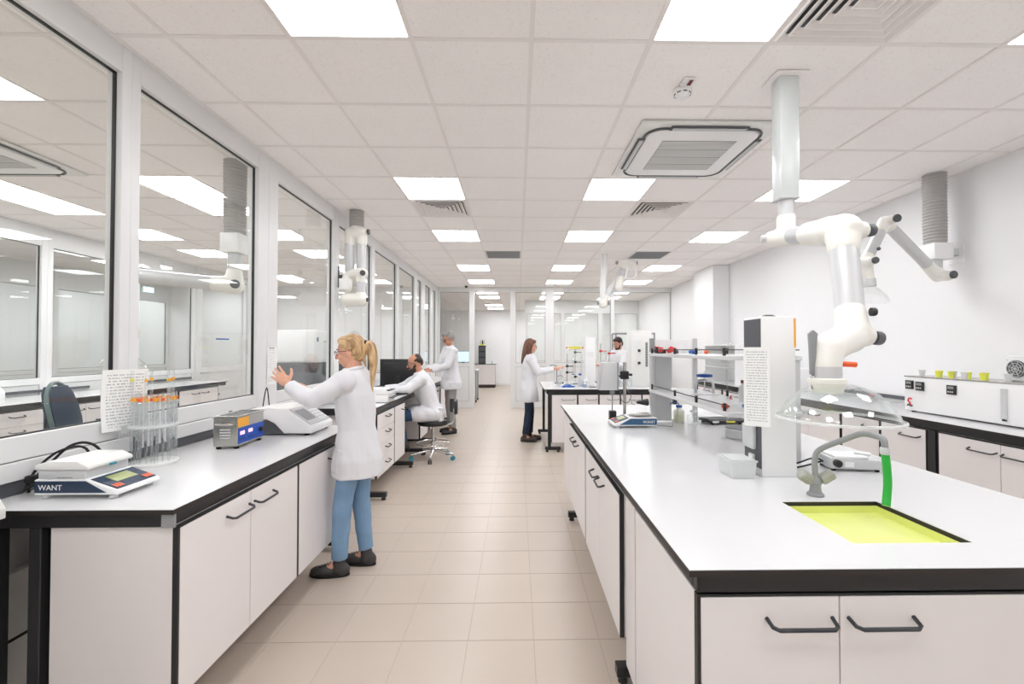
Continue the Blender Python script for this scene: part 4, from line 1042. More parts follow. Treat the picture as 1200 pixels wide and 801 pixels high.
# small analytical hot plate / titrator behind the faucet
t = thing('small_stirrer', 'small white magnetic stirrer with black knob behind the faucet', 'stirrer', (1.60, 2.14, B), -.15)
bm = nb(); prism(bm, [(-.11, .012), (.13, .012), (.13, .03), (.11, .055), (-.11, .062)], 'y', -.07, .07, .004); obj('body', bm, 'lightgrey', t)
bm = nb(); box(bm, -.09, .06, -.06, .06, .060, .070, .002); obj('top_plate', bm, 'white', t)
bm = nb(); cyl(bm, (-.085, -.07, .040), (-.085, -.09, .040), .017, seg=16); obj('knob', bm, 'black', t)
bm = nb(); box(bm, -.05, -.01, -.0725, -.070, .022, .045); obj('label_plate', bm, 'white', t)
bm = nb(); cyl(bm, (.03, 0, .078), (.09, -.02, .074), .008, seg=10); obj('stirring_bar', bm, 'white', t)
bm = nb(); tube(bm, smooth_path([(-.11, .0, .03), (-.16, -.02, .05), (-.22, 0, .02), (-.26, .02, .004)]), .004, 6); tube(bm, smooth_path([(-.11, .02, .025), (-.16, .0, .015), (-.24, -.03, .004)]), .004, 6); obj('cable', bm, 'rubber', t)
for x in (-.09, .10):
    for y in (-.05, .05):
        bm = nb(); cyl(bm, (x, y, 0), (x, y, .013), .01, seg=10); obj('foot', bm, 'rubber', t)

# ---------- on the plain wall bench
t = thing('water_bath', 'long white heated bath with black controllers and yellow sample cups', 'water bath', (3.46, 3.93, RZ), -PI/2)
LN = 1.12
bm = nb(); box(bm, 0, LN, 0, .325, .014, .305, .004, 2); obj('tank', bm, 'white', t)
bm = nb(); box(bm, -.003, LN + .003, -.003, .328, .305, .316, .002); obj('rim', bm, 'steel', t)
for k, (x, w_) in enumerate(((.02, .075), (.12, .075), (.40, .075))):
    bm = nb(); box(bm, x, x + w_, -.012, 0, .20 - .006 * k, .275 - .006 * k, .002); c_ = obj('controller', bm, 'black', t)
    bm = nb(); box(bm, x + .01, x + w_ - .015, -.0135, -.012, .245 - .006 * k, .265 - .006 * k); obj('readout', bm, 'midgrey', c_)
    for q in range(3):
        bm = nb(); box(bm, x + .012 + q * .017, x + .022 + q * .017, -.014, -.012, .215 - .006 * k, .228 - .006 * k); obj('button', bm, 'lightgrey', c_)
bm = nb(); tube(bm, smooth_path([(.075, -.001, .115), (.05, -.001, .118), (.038, -.001, .095), (.055, -.001, .08), (.062, -.001, .06)]), .007, 6); em = obj('emblem', bm, 'red', t)
bm = nb(); tube(bm, smooth_path([(.03, -.001, .05), (.04, -.001, .065), (.06, -.001, .05), (.08, -.001, .06)]), .006, 6); obj('emblem_green', bm, 'darkgrey', em)
bm = nb(); box(bm, .80, .84, -.014, 0, .05, .27, .004); hg = obj('handle_strip', bm, 'lightgrey', t)
bm = nb(); box(bm, .815, .835, -.018, -.002, .04, .055); obj('strip_end', bm, 'black', hg)
for x in (.05, LN - .05):
    for y in (.04, .30):
        bm = nb(); cyl(bm, (x, y, 0), (x, y, .015), .016, seg=10); obj('foot', bm, 'rubber', t)
cupx = [.10, .19, .25, .31, .36, .43, .47, .56, .61, .72]
for k, x in enumerate(cupx):
    yl = k % 3 != 0
    y = 3.93 - x; xx = 3.53 + .07 * (k % 2)
    o = thing('sample_cup', 'small %s sample cup, %s from the red emblem end of the heated bath' % ('yellow' if yl else 'clear', ('first', 'second', 'third', 'fourth', 'fifth', 'sixth', 'seventh', 'eighth', 'ninth', 'tenth')[k]), 'cup', (xx, y, RZ + .316), 0, ('yellow' if yl else 'clear') + ' cups on the heated bath')
    bm = nb(); lathe(bm, [(.017, 0), (.022, .045), (.024, .047), (.020, .045), (.015, .004)], seg=14); obj('cup', bm, 'limecup' if yl else 'frosted', o)
    bm = nb(); lathe(bm, [(.024, .047), (.024, .052), (.01, .053)], seg=14); obj('lid', bm, 'yellow' if yl else 'frosted', o)
t = thing('fan_unit', 'white box with round grey fan grille behind the heated bath', 'fan unit', (3.785, 2.93, RZ), -PI/2)
bm = nb(); box(bm, -.47, .47, .02, .085, 0, .50, .004); obj('housing', bm, 'white', t)
bm = nb(); lathe(bm, [(.062, 0), (.066, .004), (.066, .014), (.0, .014)], (-.40, .02, .40), (0, -1, 0), seg=28); fg = obj('fan', bm, 'darkgrey', t)
bm = nb()
for r in (.06, .042, .024): tube(bm, [(-.40 + r * math.cos(2*PI*q/24), .002, .40 + r * math.sin(2*PI*q/24)) for q in range(24)], .0018, 6, closed=True)
for q in range(4): a = q * PI / 4 + .4; cyl(bm, (-.40 - .062 * math.cos(a), .002, .40 - .062 * math.sin(a)), (-.40 + .062 * math.cos(a), .002, .40 + .062 * math.sin(a)), .0018, seg=6)
obj('guard', bm, 'alu', fg)
for sx in (-1, 1):
    for sz in (-1, 1):
        bm = nb(); cyl(bm, (-.40 + sx * .066, .02, .40 + sz * .066), (-.40 + sx * .066, .016, .40 + sz * .066), .005, seg=8); obj('screw', bm, 'lightgrey', t)
t = thing('plug_lead', 'black plug with red collar in the slot strip on the plain wall', 'plug', (3.865, 4.86, .985), 0)
bm = nb(); cyl(bm, (0, -.05, -.01), (0, .05, .02), .014, seg=10); obj('plug', bm, 'black', t)
bm = nb(); cyl(bm, (0, -.09, -.012), (0, -.05, -.01), .016, seg=10); obj('collar', bm, 'red', t)
bm = nb(); tube(bm, smooth_path([(0, .05, .02), (0, .12, .035), (0, .2, .03), (0, .26, .0)]), .004, 6); obj('lead', bm, 'black', t)

# ================================================================== EXTRACTION ARMS
def ribbed(bm, p0, p1, r, n, seg=24, amp=.006):
    p0, p1 = Vector(p0), Vector(p1); ln = (p1 - p0).length; prof = []
    for k in range(n * 4 + 1):
        prof.append((r + amp * (1, 0, -1, 0)[k % 4] * (.7 + .3 * math.sin(k * 1.7)), ln * k / (n * 4)))
    lathe(bm, prof, p0, p1 - p0, seg)
def knob(parent, p, d, r=.028, h=.022, m='darkgrey'):
    bm = nb(); lathe(bm, [(r, 0), (r, h * .7), (r * .85, h), (r * .3, h)], p, d, seg=20); obj('joint_knob', bm, m, parent)

# --- arm on the aluminium column over the sink island
t = thing('extraction_arm', 'large white jointed extraction arm with clear dome hanging over the sink island', 'extraction arm', (1.53, 2.5, H))
o0 = Vector((1.53, 2.5, H))
def Lc(*p): return Vector(p) - o0
bm = nb(); box(bm, -.09, .09, -.085, .085, -.004, 0, .001); obj('ceiling_plate', bm, 'ceiltile', t)
bm = nb(); box(bm, -.054, .054, -.045, .045, -.69, -.004, .006, 2); obj('column', bm, 'columnpaint', t)
bm = nb(); box(bm, -.058, .058, -.05, .05, -.70, -.69, .003); obj('column_end', bm, 'lightgrey', t)
bm = nb(); cyl(bm, (0, 0, -.70), (0, 0, -.80), .040, seg=24); obj('drop_pipe', bm, 'alupaint', t)
bm = nb(); lathe(bm, [(.05, -.87), (.05, -.80), (.046, -.785), (.04, -.785)], seg=24); obj('collar', bm, 'ivory', t)
J1 = Lc(1.53, 2.5, 2.115); J2 = Lc(1.555, 2.10, 2.045)
# swivel housing and the horizontal section towards the bench end
bm = nb(); capsule(bm, J1 + Vector((-.05, .05, 0)), J1 + Vector((.03, -.07, -.012)), .048, .052, 20); capsule(bm, J1, J1 + Vector((0, 0, .06)), .05, .05, 20)
obj('swivel', remesh(bm, 'swivel', 'ivory', .007, 3), None, t)
dA = (J2 - J1).normalized()
bm = nb(); cyl(bm, J1 + dA * .03, J1 + dA * .16, .046, seg=24); obj('arm_tube', bm, 'alupaint', t)
bm = nb(); lathe(bm, [(.050, 0), (.060, .02), (.066, .11), (.076, .18), (.076, .20)], J1 + dA * .15, dA, 24); obj('taper_sleeve', bm, 'ivory', t)
J3 = Lc(1.445, 1.90, 1.555)
dB = (J3 - J2).normalized()
bm = nb(); capsule(bm, J2 - dA * .07, J2 + dA * .01, .074, .078, 20); capsule(bm, J2, J2 + dB * .10, .076, .066, 20); capsule(bm, J2, J2 + Vector((.085, 0, 0)), .05, .045, 16)
obj('upper_elbow', remesh(bm, 'upper_elbow', 'ivory', .007, 3), None, t)
knob(t, J2 + Vector((.125, 0, .0)), (1, -.1, 0), .030, .03)
knob(t, J1 + Vector((-.098, .05, 0)), (-1, .3, 0), .022, .02, 'lightgrey')
bm = nb(); cyl(bm, J2 + dB * .12, J3 - dB * .06, .058, .055, seg=28); obj('arm_tube', bm, 'alupaint', t)
J4 = Lc(1.245, 1.77, 1.478); J5 = Lc(1.228, 1.75, 1.378)
bm = nb(); capsule(bm, J3 - dB * .09, J3, .060, .066, 20); capsule(bm, J3, J3 + Vector((-.02, -.01, -.03)), .068, .068, 20)
capsule(bm, J3 + Vector((0, 0, -.02)), J4, .066, .060, 20); capsule(bm, J4, J5 + Vector((0, 0, .03)), .060, .052, 20); capsule(bm, J3, J3 + Vector((.05, 0, -.02)), .06, .05, 16)
obj('lower_elbow', remesh(bm, 'lower_elbow', 'ivory', .007, 3), None, t)
knob(t, J3 + Vector((.10, 0, -.03)), (1, -.1, -.1), .030, .03); knob(t, J3 + Vector((.06, -.03, .08)), (1, -.2, 0), .018, .02, 'black')
bm = nb(); prism(bm, [(-.012, -.09), (.006, -.10), (.012, .02), (.018, .07), (.0, .085), (-.018, .07), (-.014, .02)], 'y', -.006, .006, .002); fl = obj('damper_lever', bm, 'midgrey', t); fl.location = J4 + Vector((-.072, -.02, -.01))
bm = nb(); ball(bm, (0, 0, -.105), .010); cyl(bm, (0, 0, -.11), (0, 0, -.15), .007, seg=8); obj('lever_joint', bm, 'chrome', fl)
bm = nb(); cyl(bm, J5 + Vector((0, 0, .03)), J5 + Vector((0, 0, -.015)), .052, seg=28); obj('arm_tube', bm, 'alupaint', t)
bm = nb(); lathe(bm, [(.052, 0), (.068, -.004), (.068, -.020), (.062, -.026), (.054, -.06), (.046, -.06), (.046, 0)], J5 + Vector((0, 0, -.015)), seg=32, cap=False); obj('hood_collar', bm, 'ivory', t)
hc = J5 + Vector((.035, -.008, -.010))
prof = [(.058, -.03), (.09, -.040), (.135, -.065), (.175, -.105), (.196, -.145), (.20, -.160), (.212, -.164), (.214, -.167), (.212, -.170), (.198, -.165), (.192, -.147), (.172, -.108), (.132, -.069), (.088, -.044), (.056, -.034)]
bm = nb(); lathe(bm, prof, hc, seg=48, cap=False); obj('dome_hood', bm, 'clear', t, label='clear acrylic dome')
bm = nb(); lathe(bm, [(.2105, -.160), (.2150, -.162), (.2160, -.166), (.2150, -.171), (.2105, -.171)], hc, seg=48, cap=False); obj('rim', bm, 'frosted', t)
bm = nb(); cyl(bm, Lc(1.29, 1.75, 1.418), Lc(1.345, 1.75, 1.415), .011, seg=12); obj('red_handle', bm, 'orange', t)

# --- arm on the plain wall
t = thing('extraction_arm', 'white jointed extraction arm with grey ribbed hose on the plain wall', 'extraction arm', (3.70, 3.87, H))
o0 = Vector((3.70, 3.87, H))
bm = nb(); ribbed(bm, (0, 0, 0), (.0, .0, -.62), .082, 22); obj('ribbed_hose', bm, 'hose', t)
bm = nb(); box(bm, -.085, .085, -.085, .085, -.76, -.62, .006, 2); bl = obj('mounting_block', bm, 'white', t)
bm = nb(); box(bm, .06, .19, -.03, .03, -.72, -.66, .003); obj('bracket', bm, 'lightgrey', bl)
bm = nb(); box(bm, .185, .198, -.07, .07, -.79, -.58, .003); wp = obj('wall_plate', bm, 'white', t)
K1 = Vector((0, -.02, -.90)); K2 = Vector((-.65, -.24, -.49)); K3 = Vector((-.94, -.39, -.86)); K4 = Vector((-.92, -.40, -1.0))
bm = nb(); cyl(bm, (0, 0, -.76), (0, 0, -.86), .048, seg=20); obj('arm_tube', bm, 'alupaint', t)
bm = nb(); capsule(bm, (0, 0, -.85), K1, .052, .055); capsule(bm, K1, K1 + (K2 - K1) * .2, .055, .048); capsule(bm, K1, K1 + Vector((.02, -.07, -.01)), .05, .046)
obj('elbow', remesh(bm, 'elbow', 'ivory', .008, 3), None, t)
knob(t, K1 + Vector((.02, -.115, -.01)), (0.1, -1, 0), .034, .02)
d1 = K2 - K1
bm = nb(); cyl(bm, K1 + d1 * .15, K1 + d1 * .90, .043, seg=20); obj('arm_tube', bm, 'alupaint', t)
d2 = K3 - K2
bm = nb(); capsule(bm, K2 - d1 * .1, K2, .045, .05); capsule(bm, K2, K2 + d2 * .25, .05, .045); capsule(bm, K2, K2 + Vector((.01, -.06, 0)), .045, .04)
obj('elbow', remesh(bm, 'elbow', 'ivory', .008, 3), None, t)
knob(t, K2 + Vector((.01, -.10, 0)), (0, -1, 0), .032, .02)
bm = nb(); cyl(bm, K2 + d2 * .2, K2 + d2 * .85, .041, seg=20); obj('arm_tube', bm, 'alupaint', t)
bm = nb(); capsule(bm, K3 - d2 * .15, K3, .043, .05); capsule(bm, K3, K4, .05, .04); capsule(bm, K3, K3 + Vector((0, -.06, 0)), .04, .036)
obj('elbow', remesh(bm, 'elbow', 'ivory', .008, 3), None, t)
knob(t, K3 + Vector((0, -.095, .0)), (0, -1, 0), .026, .02); knob(t, K3 - d2 * .3 + Vector((.02, -.045, 0)), (0, -1, 0), .014, .012)
bm = nb(); cyl(bm, K4 + Vector((0, 0, .01)), K4 + Vector((0, 0, -.05)), .045, .05, seg=20); obj('arm_tube', bm, 'alupaint', t)
bm = nb(); lathe(bm, [(.05, -.05), (.09, -.075), (.14, -.12), (.158, -.15), (.162, -.15), (.143, -.117), (.092, -.071), (.052, -.046)], K4, (.25, 0, 1), 36, False); obj('dome_hood', bm, 'clearthin', t)

# --- folded arm on the glass wall
t = thing('extraction_arm', 'folded white extraction arm hanging from the ceiling beside the glass wall', 'extraction arm', (-1.80, 5.0, H))
bm = nb(); ribbed(bm, (0, 0, 0), (0, 0, -.18), .075, 7); obj('ribbed_hose', bm, 'hose', t)
bm = nb(); capsule(bm, (-.06, 0, -.25), (.06, 0, -.25), .07, .07); capsule(bm, (-.07, 0, -.27), (-.07, 0, -.36), .058); capsule(bm, (.06, 0, -.27), (.06, 0, -.36), .058); capsule(bm, (0, 0, -.18), (0, 0, -.25), .07)
obj('elbow', remesh(bm, 'elbow', 'ivory', .009, 3), None, t)
for x, z1 in ((-.075, -.70), (.055, -.68)):
    bm = nb(); cyl(bm, (x, 0, -.36), (x, 0, z1), .052, seg=20); obj('arm_tube', bm, 'alupaint', t)
bm = nb(); capsule(bm, (-.07, 0, -.72), (.07, -.02, -.70), .065); capsule(bm, (-.10, -.02, -.80), (-.10, -.02, -.86), .06); capsule(bm, (.06, -.03, -.74), (.06, -.03, -.80), .05)
capsule(bm, (-.09, 0, -.74), (-.10, -.02, -.80), .06)
obj('elbow', remesh(bm, 'elbow', 'ivory', .009, 3), None, t)
bm = nb(); cyl(bm, (.06, -.03, -.78), (.06, -.03, -.95), .048, seg=18); obj('arm_tube', bm, 'alupaint', t)
bm = nb(); capsule(bm, (-.10, -.02, -1.0), (.08, -.03, -1.0), .075, .07); capsule(bm, (.06, -.03, -.95), (.06, -.03, -1.0), .06)
obj('elbow', remesh(bm, 'elbow', 'ivory', .009, 3), None, t)
bm = nb(); box(bm, -.155, -.045, -.10, -.075, -.89, -.77, .006, 2); obj('joint_box', bm, 'white', t)
bm = nb(); lathe(bm, [(.075, 0), (.11, -.02), (.115, -.05), (.112, -.05), (.105, -.02), (.07, -.004)], (-.12, -.02, -1.03), (.9, 0, .3), 24, False); obj('hood', bm, 'clearthin', t)
knob(t, Vector((.13, -.02, -.24)), (1, 0, 0), .03, .02); knob(t, Vector((.10, -.085, -.71)), (.2, -1, 0), .03, .02); knob(t, Vector((.14, -.05, -1.0)), (1, -.3, 0), .024, .02)
bm = nb(); box(bm, -.20, -.19, -.01, .01, -.86, -.62); box(bm, -.195, -.14, -.008, .008, -.78, -.72); obj('guide_bar', bm, 'darkgrey', t)

# --- arm above the far island
t = thing('extraction_arm', 'white extraction arm with a pale hose hanging above the far island', 'extraction arm', (1.42, 7.25, H))
F1 = Vector((-.02, 0, -.80)); F2 = Vector((.36, .0, -.14)); F3 = Vector((.26, -.05, -.42))
bm = nb(); tube(bm, smooth_path([(0, 0, 0), (0, 0, -.25), (-.02, 0, -.5), (-.02, 0, -.74)]), .05, 16); obj('hose', bm, 'white', t)
bm = nb(); ball(bm, F1, .085); capsule(bm, F1, F1 + (F2 - F1) * .15, .06); obj('elbow', remesh(bm, 'elbow', 'ivory', .012, 2), None, t)
bm = nb(); cyl(bm, F1 + (F2 - F1) * .12, F1 + (F2 - F1) * .9, .05, seg=16); obj('arm_tube', bm, 'alupaint', t)
bm = nb(); capsule(bm, F2 + Vector((-.07, 0, 0)), F2 + Vector((.09, 0, .0)), .075); capsule(bm, F2, F2 + (F3 - F2) * .3, .06); obj('elbow', remesh(bm, 'elbow', 'ivory', .012, 2), None, t)
bm = nb(); cyl(bm, F2 + (F3 - F2) * .2, F3, .05, seg=16); obj('arm_tube', bm, 'alupaint', t)
bm = nb(); capsule(bm, F3, F3 + Vector((-.03, 0, -.12)), .07); obj('elbow', remesh(bm, 'elbow', 'ivory', .012, 2), None, t)
bm = nb(); tube(bm, smooth_path([F2 + Vector((0, -.08, 0)), F2 + Vector((-.02, -.1, -.2)), F3 + Vector((.06, -.09, .0)), F3 + Vector((.22, -.09, .05)), F3 + Vector((.2, -.09, .25)), F3 + Vector((.08, -.09, .28))]), .012, 8); obj('cable', bm, 'white', t)
knob(t, F2 + Vector((-.15, -.03, 0)), (-1, -.3, 0), .03, .02, 'midgrey'); knob(t, F2 + Vector((.165, -.03, 0)), (1, -.3, 0), .03, .02, 'midgrey'); knob(t, F1 + Vector((-.08, -.03, 0)), (-1, -.3, 0), .03, .02, 'midgrey'); knob(t, F1 + Vector((.08, -.03, 0)), (1, -.3, 0), .03, .02, 'midgrey')

# --- arm behind the long glass wall
t = thing('extraction_arm', 'white extraction arm with grey ribbed hose behind the long glass wall', 'extraction arm', (-2.33, 3.70, H))
bm = nb(); ribbed(bm, (0, 0, 0), (0, 0, -.60), .082, 22); obj('ribbed_hose', bm, 'hose', t)
bm = nb(); box(bm, -.075, .075, -.075, .075, -.76, -.60, .006, 2); obj('mounting_block', bm, 'white', t)
bm = nb(); cyl(bm, (0, 0, -.76), (0, 0, -.92), .05, seg=20); obj('arm_tube', bm, 'alupaint', t)
N1 = Vector((0, 0, -1.02)); N2 = Vector((-.66, -.30, -.98)); N3 = Vector((-.55, -.36, -1.42))
bm = nb(); capsule(bm, (0, 0, -.92), N1, .06, .075); capsule(bm, N1, N1 + (N2 - N1) * .2, .075, .06); obj('elbow', remesh(bm, 'elbow', 'ivory', .009, 3), None, t)
knob(t, N1 + Vector((.05, -.07, .0)), (.5, -1, 0), .035, .025)
bm = nb(); cyl(bm, N1 + (N2 - N1) * .18, N1 + (N2 - N1) * .9, .056, seg=20); obj('arm_tube', bm, 'alupaint', t)
bm = nb(); capsule(bm, N1 + (N2 - N1) * .88, N2, .06, .07); capsule(bm, N2, N2 + (N3 - N2) * .3, .07, .058); obj('elbow', remesh(bm, 'elbow', 'ivory', .009, 3), None, t)
bm = nb(); cyl(bm, N2 + (N3 - N2) * .25, N3 + (N2 - N3) * .2, .054, seg=20); obj('arm_tube', bm, 'alupaint', t)
bm = nb(); capsule(bm, N3 + (N2 - N3) * .25, N3, .06, .075); capsule(bm, N3, N3 + Vector((-.04, 0, -.14)), .07, .055); obj('elbow', remesh(bm, 'elbow', 'ivory', .009, 3), None, t)
knob(t, N3 + Vector((.03, -.08, .0)), (.3, -1, 0), .035, .025); knob(t, N3 + Vector((.02, -.06, .2)), (.3, -1, 0), .028, .022)
bm = nb(); lathe(bm, [(.05, 0), (.10, -.04), (.15, -.10), (.155, -.10), (.103, -.036), (.052, .004)], N3 + Vector((-.04, 0, -.16)), (0, 0, 1), 32, False); obj('dome_hood', bm, 'clearthin', t)

# ================================================================== PEOPLE
def patch(me, test, off, name, matname, parent):
    """a sewn-on patch: the faces of a garment inside a region, lifted off the cloth and given an edge"""
    b2 = nb(); b2.from_mesh(me); b2.normal_update()
    bad = [f for f in b2.faces if not test(f.calc_center_median(), f.normal)]
    bmesh.ops.delete(b2, geom=bad, context='FACES')
    if not b2.faces: b2.free(); return None
    b2.normal_update()
    top = b2.faces[:]
    ex = bmesh.ops.extrude_face_region(b2, geom=top)
    vs = [v for v in ex['geom'] if isinstance(v, bmesh.types.BMVert)]
    for v in vs: v.co += v.normal * off
    m2 = bpy.data.meshes.new(name); b2.to_mesh(m2); b2.free(); m2.materials.append(MATS[matname])
    for p in m2.polygons: p.use_smooth = True
    return obj(name, m2, None, parent)
def hand(bm, w_, d, n, side, curl, s):
    d = Vector(d).normalized(); n = Vector(n); n = (n - d * n.dot(d)).normalized(); l = d.cross(n) * side
    R = Matrix((l, d, n)).transposed()
    ball(bm, w_ + d * .050 * s, (.041 * s, .056 * s, .017 * s), R, 14, 8)
    capsule(bm, w_ - d * .02 * s, w_ + d * .03 * s, .024 * s, .024 * s, 10)
    for i, fl in enumerate((.94, 1.04, .98, .80)):
        off = .0325 - .0215 * i
        base = w_ + d * (.088 - .004 * abs(i - 1)) * s + l * off * s
        fan = (1.4 - i) * .085; a = 0.15
        p = base; c = curl * (.8 + .12 * i)
        for ln, r0, r1 in ((.044, .0092, .0085), (.028, .0085, .0078), (.022, .0078, .0068)):
            dr = (d * math.cos(a) + n * math.sin(a)); dr = (dr + l * fan).normalized()
            q = p + dr * ln * fl * s; capsule(bm, p, q, r0 * s, r1 * s, 8); p = q; a += c
    p = w_ + d * .028 * s + l * .030 * s
    for ln, r0, r1, v in ((.040, .014, .0115, (.55, .75, .25)), (.032, .011, .010, (.8, .5, .45)), (.025, .010, .0082, (.9, .3, .55))):
        dr = (d * v[0] + l * v[1] + n * v[2]).normalized(); q = p + dr * ln * s; capsule(bm, p, q, r0 * s, r1 * s, 8); p = q
def person(label, loc, rotz, h, female, arms, legs, lean=.03, pelvis=(0, 0, .93), head=(0, 0.1), hair='short', hairm='darkhair', skin='skin', trouser='jeans',
           hem=.62, seated=False, glasses=False, beard=None, shoe='shoe', vox=.006, build=1.0, curl=.5, cuff=.055, mask=False):
    t = thing('person', label, 'person', loc, rotz)
    s = h / 1.70; S = lambda p: Vector(p) * s
    pel = S(pelvis); U = Matrix.Translation(pel) @ Matrix.Rotation(-lean, 4, 'X')
    up = lambda p: U @ S(p)
    shw = (.150 if female else .178) * build; tw = (.88 if female else 1.0) * build
    HC = up((0, .015, .655)); Hm = Matrix.Translation(HC) @ Matrix.Rotation(head[0], 4, 'Z') @ Matrix.Rotation(-head[1], 4, 'X')
    hp = lambda p: Hm @ S(p); H3 = Hm.to_3x3()
    joints = {}
    for sd, key in ((-1, 'L'), (1, 'R')):
        sh = up((sd * shw, 0, .455)); el = sh + S(arms[key][0]); wr = el + S(arms[key][1])
        joints[key] = (sh, el, wr)
    # ---- body
    bm = nb()
    ball(bm, hp((0, -.010, .022)), (.074 * s, .094 * s, .094 * s), H3, 20, 14)
    ball(bm, hp((0, .026, -.046)), (.053 * s, .060 * s, .066 * s), H3, 16, 12)
    ball(bm, hp((0, .030, -.088)), (.028 * s, .045 * s, .024 * s), H3, 12, 8)
    capsule(bm, hp((0, .082, .012)), hp((0, .104, -.026)), .009 * s, .0135 * s, 10)
    ball(bm, hp((0, .080, -.062)), (.026 * s, .014 * s, .014 * s), H3, 12, 8)
    for sd in (-1, 1):
        ball(bm, hp((sd * .076, -.008, -.008)), (.010 * s, .020 * s, .032 * s), H3, 10, 8)
        ball(bm, hp((sd * .034, .066, -.030)), (.024 * s, .020 * s, .022 * s), H3, 10, 8)
    capsule(bm, up((0, -.012, .48)), hp((0, -.012, -.045)), .056 * s, .052 * s)
    ball(bm, up((0, 0, .34)), (.150 * tw * s, .098 * s, .165 * s), U.to_3x3(), 18, 12)
    ball(bm, up((0, 0, .13)), (.128 * tw * s, .092 * s, .17 * s), U.to_3x3(), 18, 12)
    ball(bm, up((0, -.005, -.01)), (.155 * tw * s, .105 * s, .12 * s), U.to_3x3(), 18, 12)
    capsule(bm, up((-shw * .85, 0, .440)), up((shw * .85, 0, .440)), .050 * s)
    for sd, key in ((-1, 'L'), (1, 'R')):
        sh, el, wr = joints[key]
        capsule(bm, sh, el, .050 * s, .039 * s); capsule(bm, el, wr, .039 * s, .027 * s)
        hd = arms[key]; hand(bm, wr, Vector(hd[2]), Vector(hd[3]), sd * hd[4], curl, s)
        hip, kn, an, fy = [legs[key][i] for i in range(4)]
        hip, kn, an = S(hip), S(kn), S(an)
        capsule(bm, hip, kn, .080 * s, .052 * s); capsule(bm, kn, an, .052 * s, .034 * s)
        f = Vector((-math.sin(fy), math.cos(fy), 0))
        capsule(bm, an, an + f * .12 * s + Vector((0, 0, -.045 * s)), .035 * s, .025 * s)
    obj('body', remesh(bm, 'body', skin, vox, 2), None, t)
    # ---- trousers
    bm = nb(); ball(bm, up((0, -.005, -.02)), (.158 * tw * s, .108 * s, .12 * s), None, 18, 12)
    for key in 'LR':
        hip, kn, an, fy = legs[key]; hip, kn, an = S(hip), S(kn), S(an)
        capsule(bm, hip, kn, (.083 if not seated else .09) * s, .064 * s)
        e = an + (kn - an) * (.10 if female else .05)
        prof_d = e - kn; capsule(bm, kn, kn + prof_d * .5, .066 * s, .058 * s)
        cyl(bm, kn + prof_d * .4, e, .060 * s, .054 * s, 16)
    obj('trousers', remesh(bm, 'trousers', trouser, vox * 1.3, 2, .004 * s, (10, 10, 16)), None, t)
    # ---- coat
    bm = nb(); n = 28
    prof = [(-.02, .185, .140), (.10, .168, .128), (.22, .176, .134), (.34, .190 if not female else .186, .136), (.43, .178, .118), (.495, .140, .092), (.535, .076, .070)]
    lp = []
    if not seated:
        for z, rx, ry in ((hem, .222, .180), (hem + .12, .216, .172), (pelvis[2] - .06, .204, .160)):
            lp.append([Vector((rx * tw * s * math.cos(2*PI*k/n), pel.y - .006 + ry * s * math.sin(2*PI*k/n), z * s)) for k in range(n)])
    for z, rx, ry in prof[0 if seated else 1:]:
        lp.append([U @ Vector((rx * tw * s * math.cos(2*PI*k/n), ry * s * math.sin(2*PI*k/n), z * s)) for k in range(n)])
    rings(bm, lp)
    if seated:
        ball(bm, up((0, -.03, -.04)), (.20 * s, .15 * s, .13 * s), None, 18, 12)
        for key in 'LR':
            hip, kn = S(legs[key][0]), S(legs[key][1])
            capsule(bm, hip + Vector((0, 0, .012)), hip + (kn - hip) * .45 + Vector((0, 0, .012)), .112 * s, .10 * s)
        rings(bm, [[Vector((.19 * s * math.cos(2*PI*k/n), pel.y - .10 * s + .06 * s * math.sin(2*PI*k/n), z * s)) for k in range(n)] for z in (pelvis[2] - .13, pelvis[2] + .05)])
    for sd, key in ((-1, 'L'), (1, 'R')):
        sh, el, wr = joints[key]
        ball(bm, sh - Vector((0, 0, .01)), .078 * s)
        capsule(bm, sh, el, .072 * s, .062 * s); capsule(bm, el, el + (wr - el) * .5, .062 * s, .056 * s); cyl(bm, el, wr - (wr - el).normalized() * .01, .058 * s, cuff * s * .9, 16)
    coat_me = remesh(bm, 'lab_coat', 'coat', vox * 1.35, 3, .012 * s, (13, 13, 5))
    co = obj('lab_coat', coat_me, None, t)
    bm = nb(); pts = []
    for k in range(20):
        a = 2 * PI * k / 20; pts.append(up((.068 * math.cos(a), .062 * math.sin(a) + .004, .522 - .014 * math.sin(a))))
    tube(bm, pts, .016 * s, 8, closed=True); obj('collar', bm, 'coat', co)
    if not seated:
        for sd in (-1, 1):
            patch(coat_me, lambda c, nn, sd=sd: .07 * s < c.x * sd < .17 * s and c.y > .0 and .74 * s < c.z < .90 * s and nn.y > .05, .003, 'pocket', 'coat', co)
        patch(coat_me, lambda c, nn: abs(c.x) < .018 * s and c.y > pel.y + .02 and c.z < 1.30 * s and nn.y > .3, .0025, 'placket', 'coat', co)
    # ---- shoes
    for key in 'LR':
        an, fy = S(legs[key][2]), legs[key][3]
        f = Vector((-math.sin(fy), math.cos(fy), 0)); r = Vector((math.cos(fy), math.sin(fy), 0))
        z0 = an.z - .080 * s; b0 = Vector((an.x, an.y, z0)); R = Matrix((r, f, Vector((0, 0, 1)))).transposed()
        bm = nb()
        ball(bm, b0 + f * .085 * s + Vector((0, 0, .040 * s)), (.046 * s, .10 * s, .038 * s), R, 16, 10)
        ball(bm, b0 + f * .140 * s + Vector((0, 0, .036 * s)), (.044 * s, .062 * s, .036 * s), R, 16, 10)
        ball(bm, b0 - f * .015 * s + Vector((0, 0, .045 * s)), (.040 * s, .062 * s, .052 * s), R, 16, 10)
        capsule(bm, b0 + Vector((0, 0, .05 * s)), b0 + Vector((0, 0, .095 * s)), .045 * s, .043 * s)
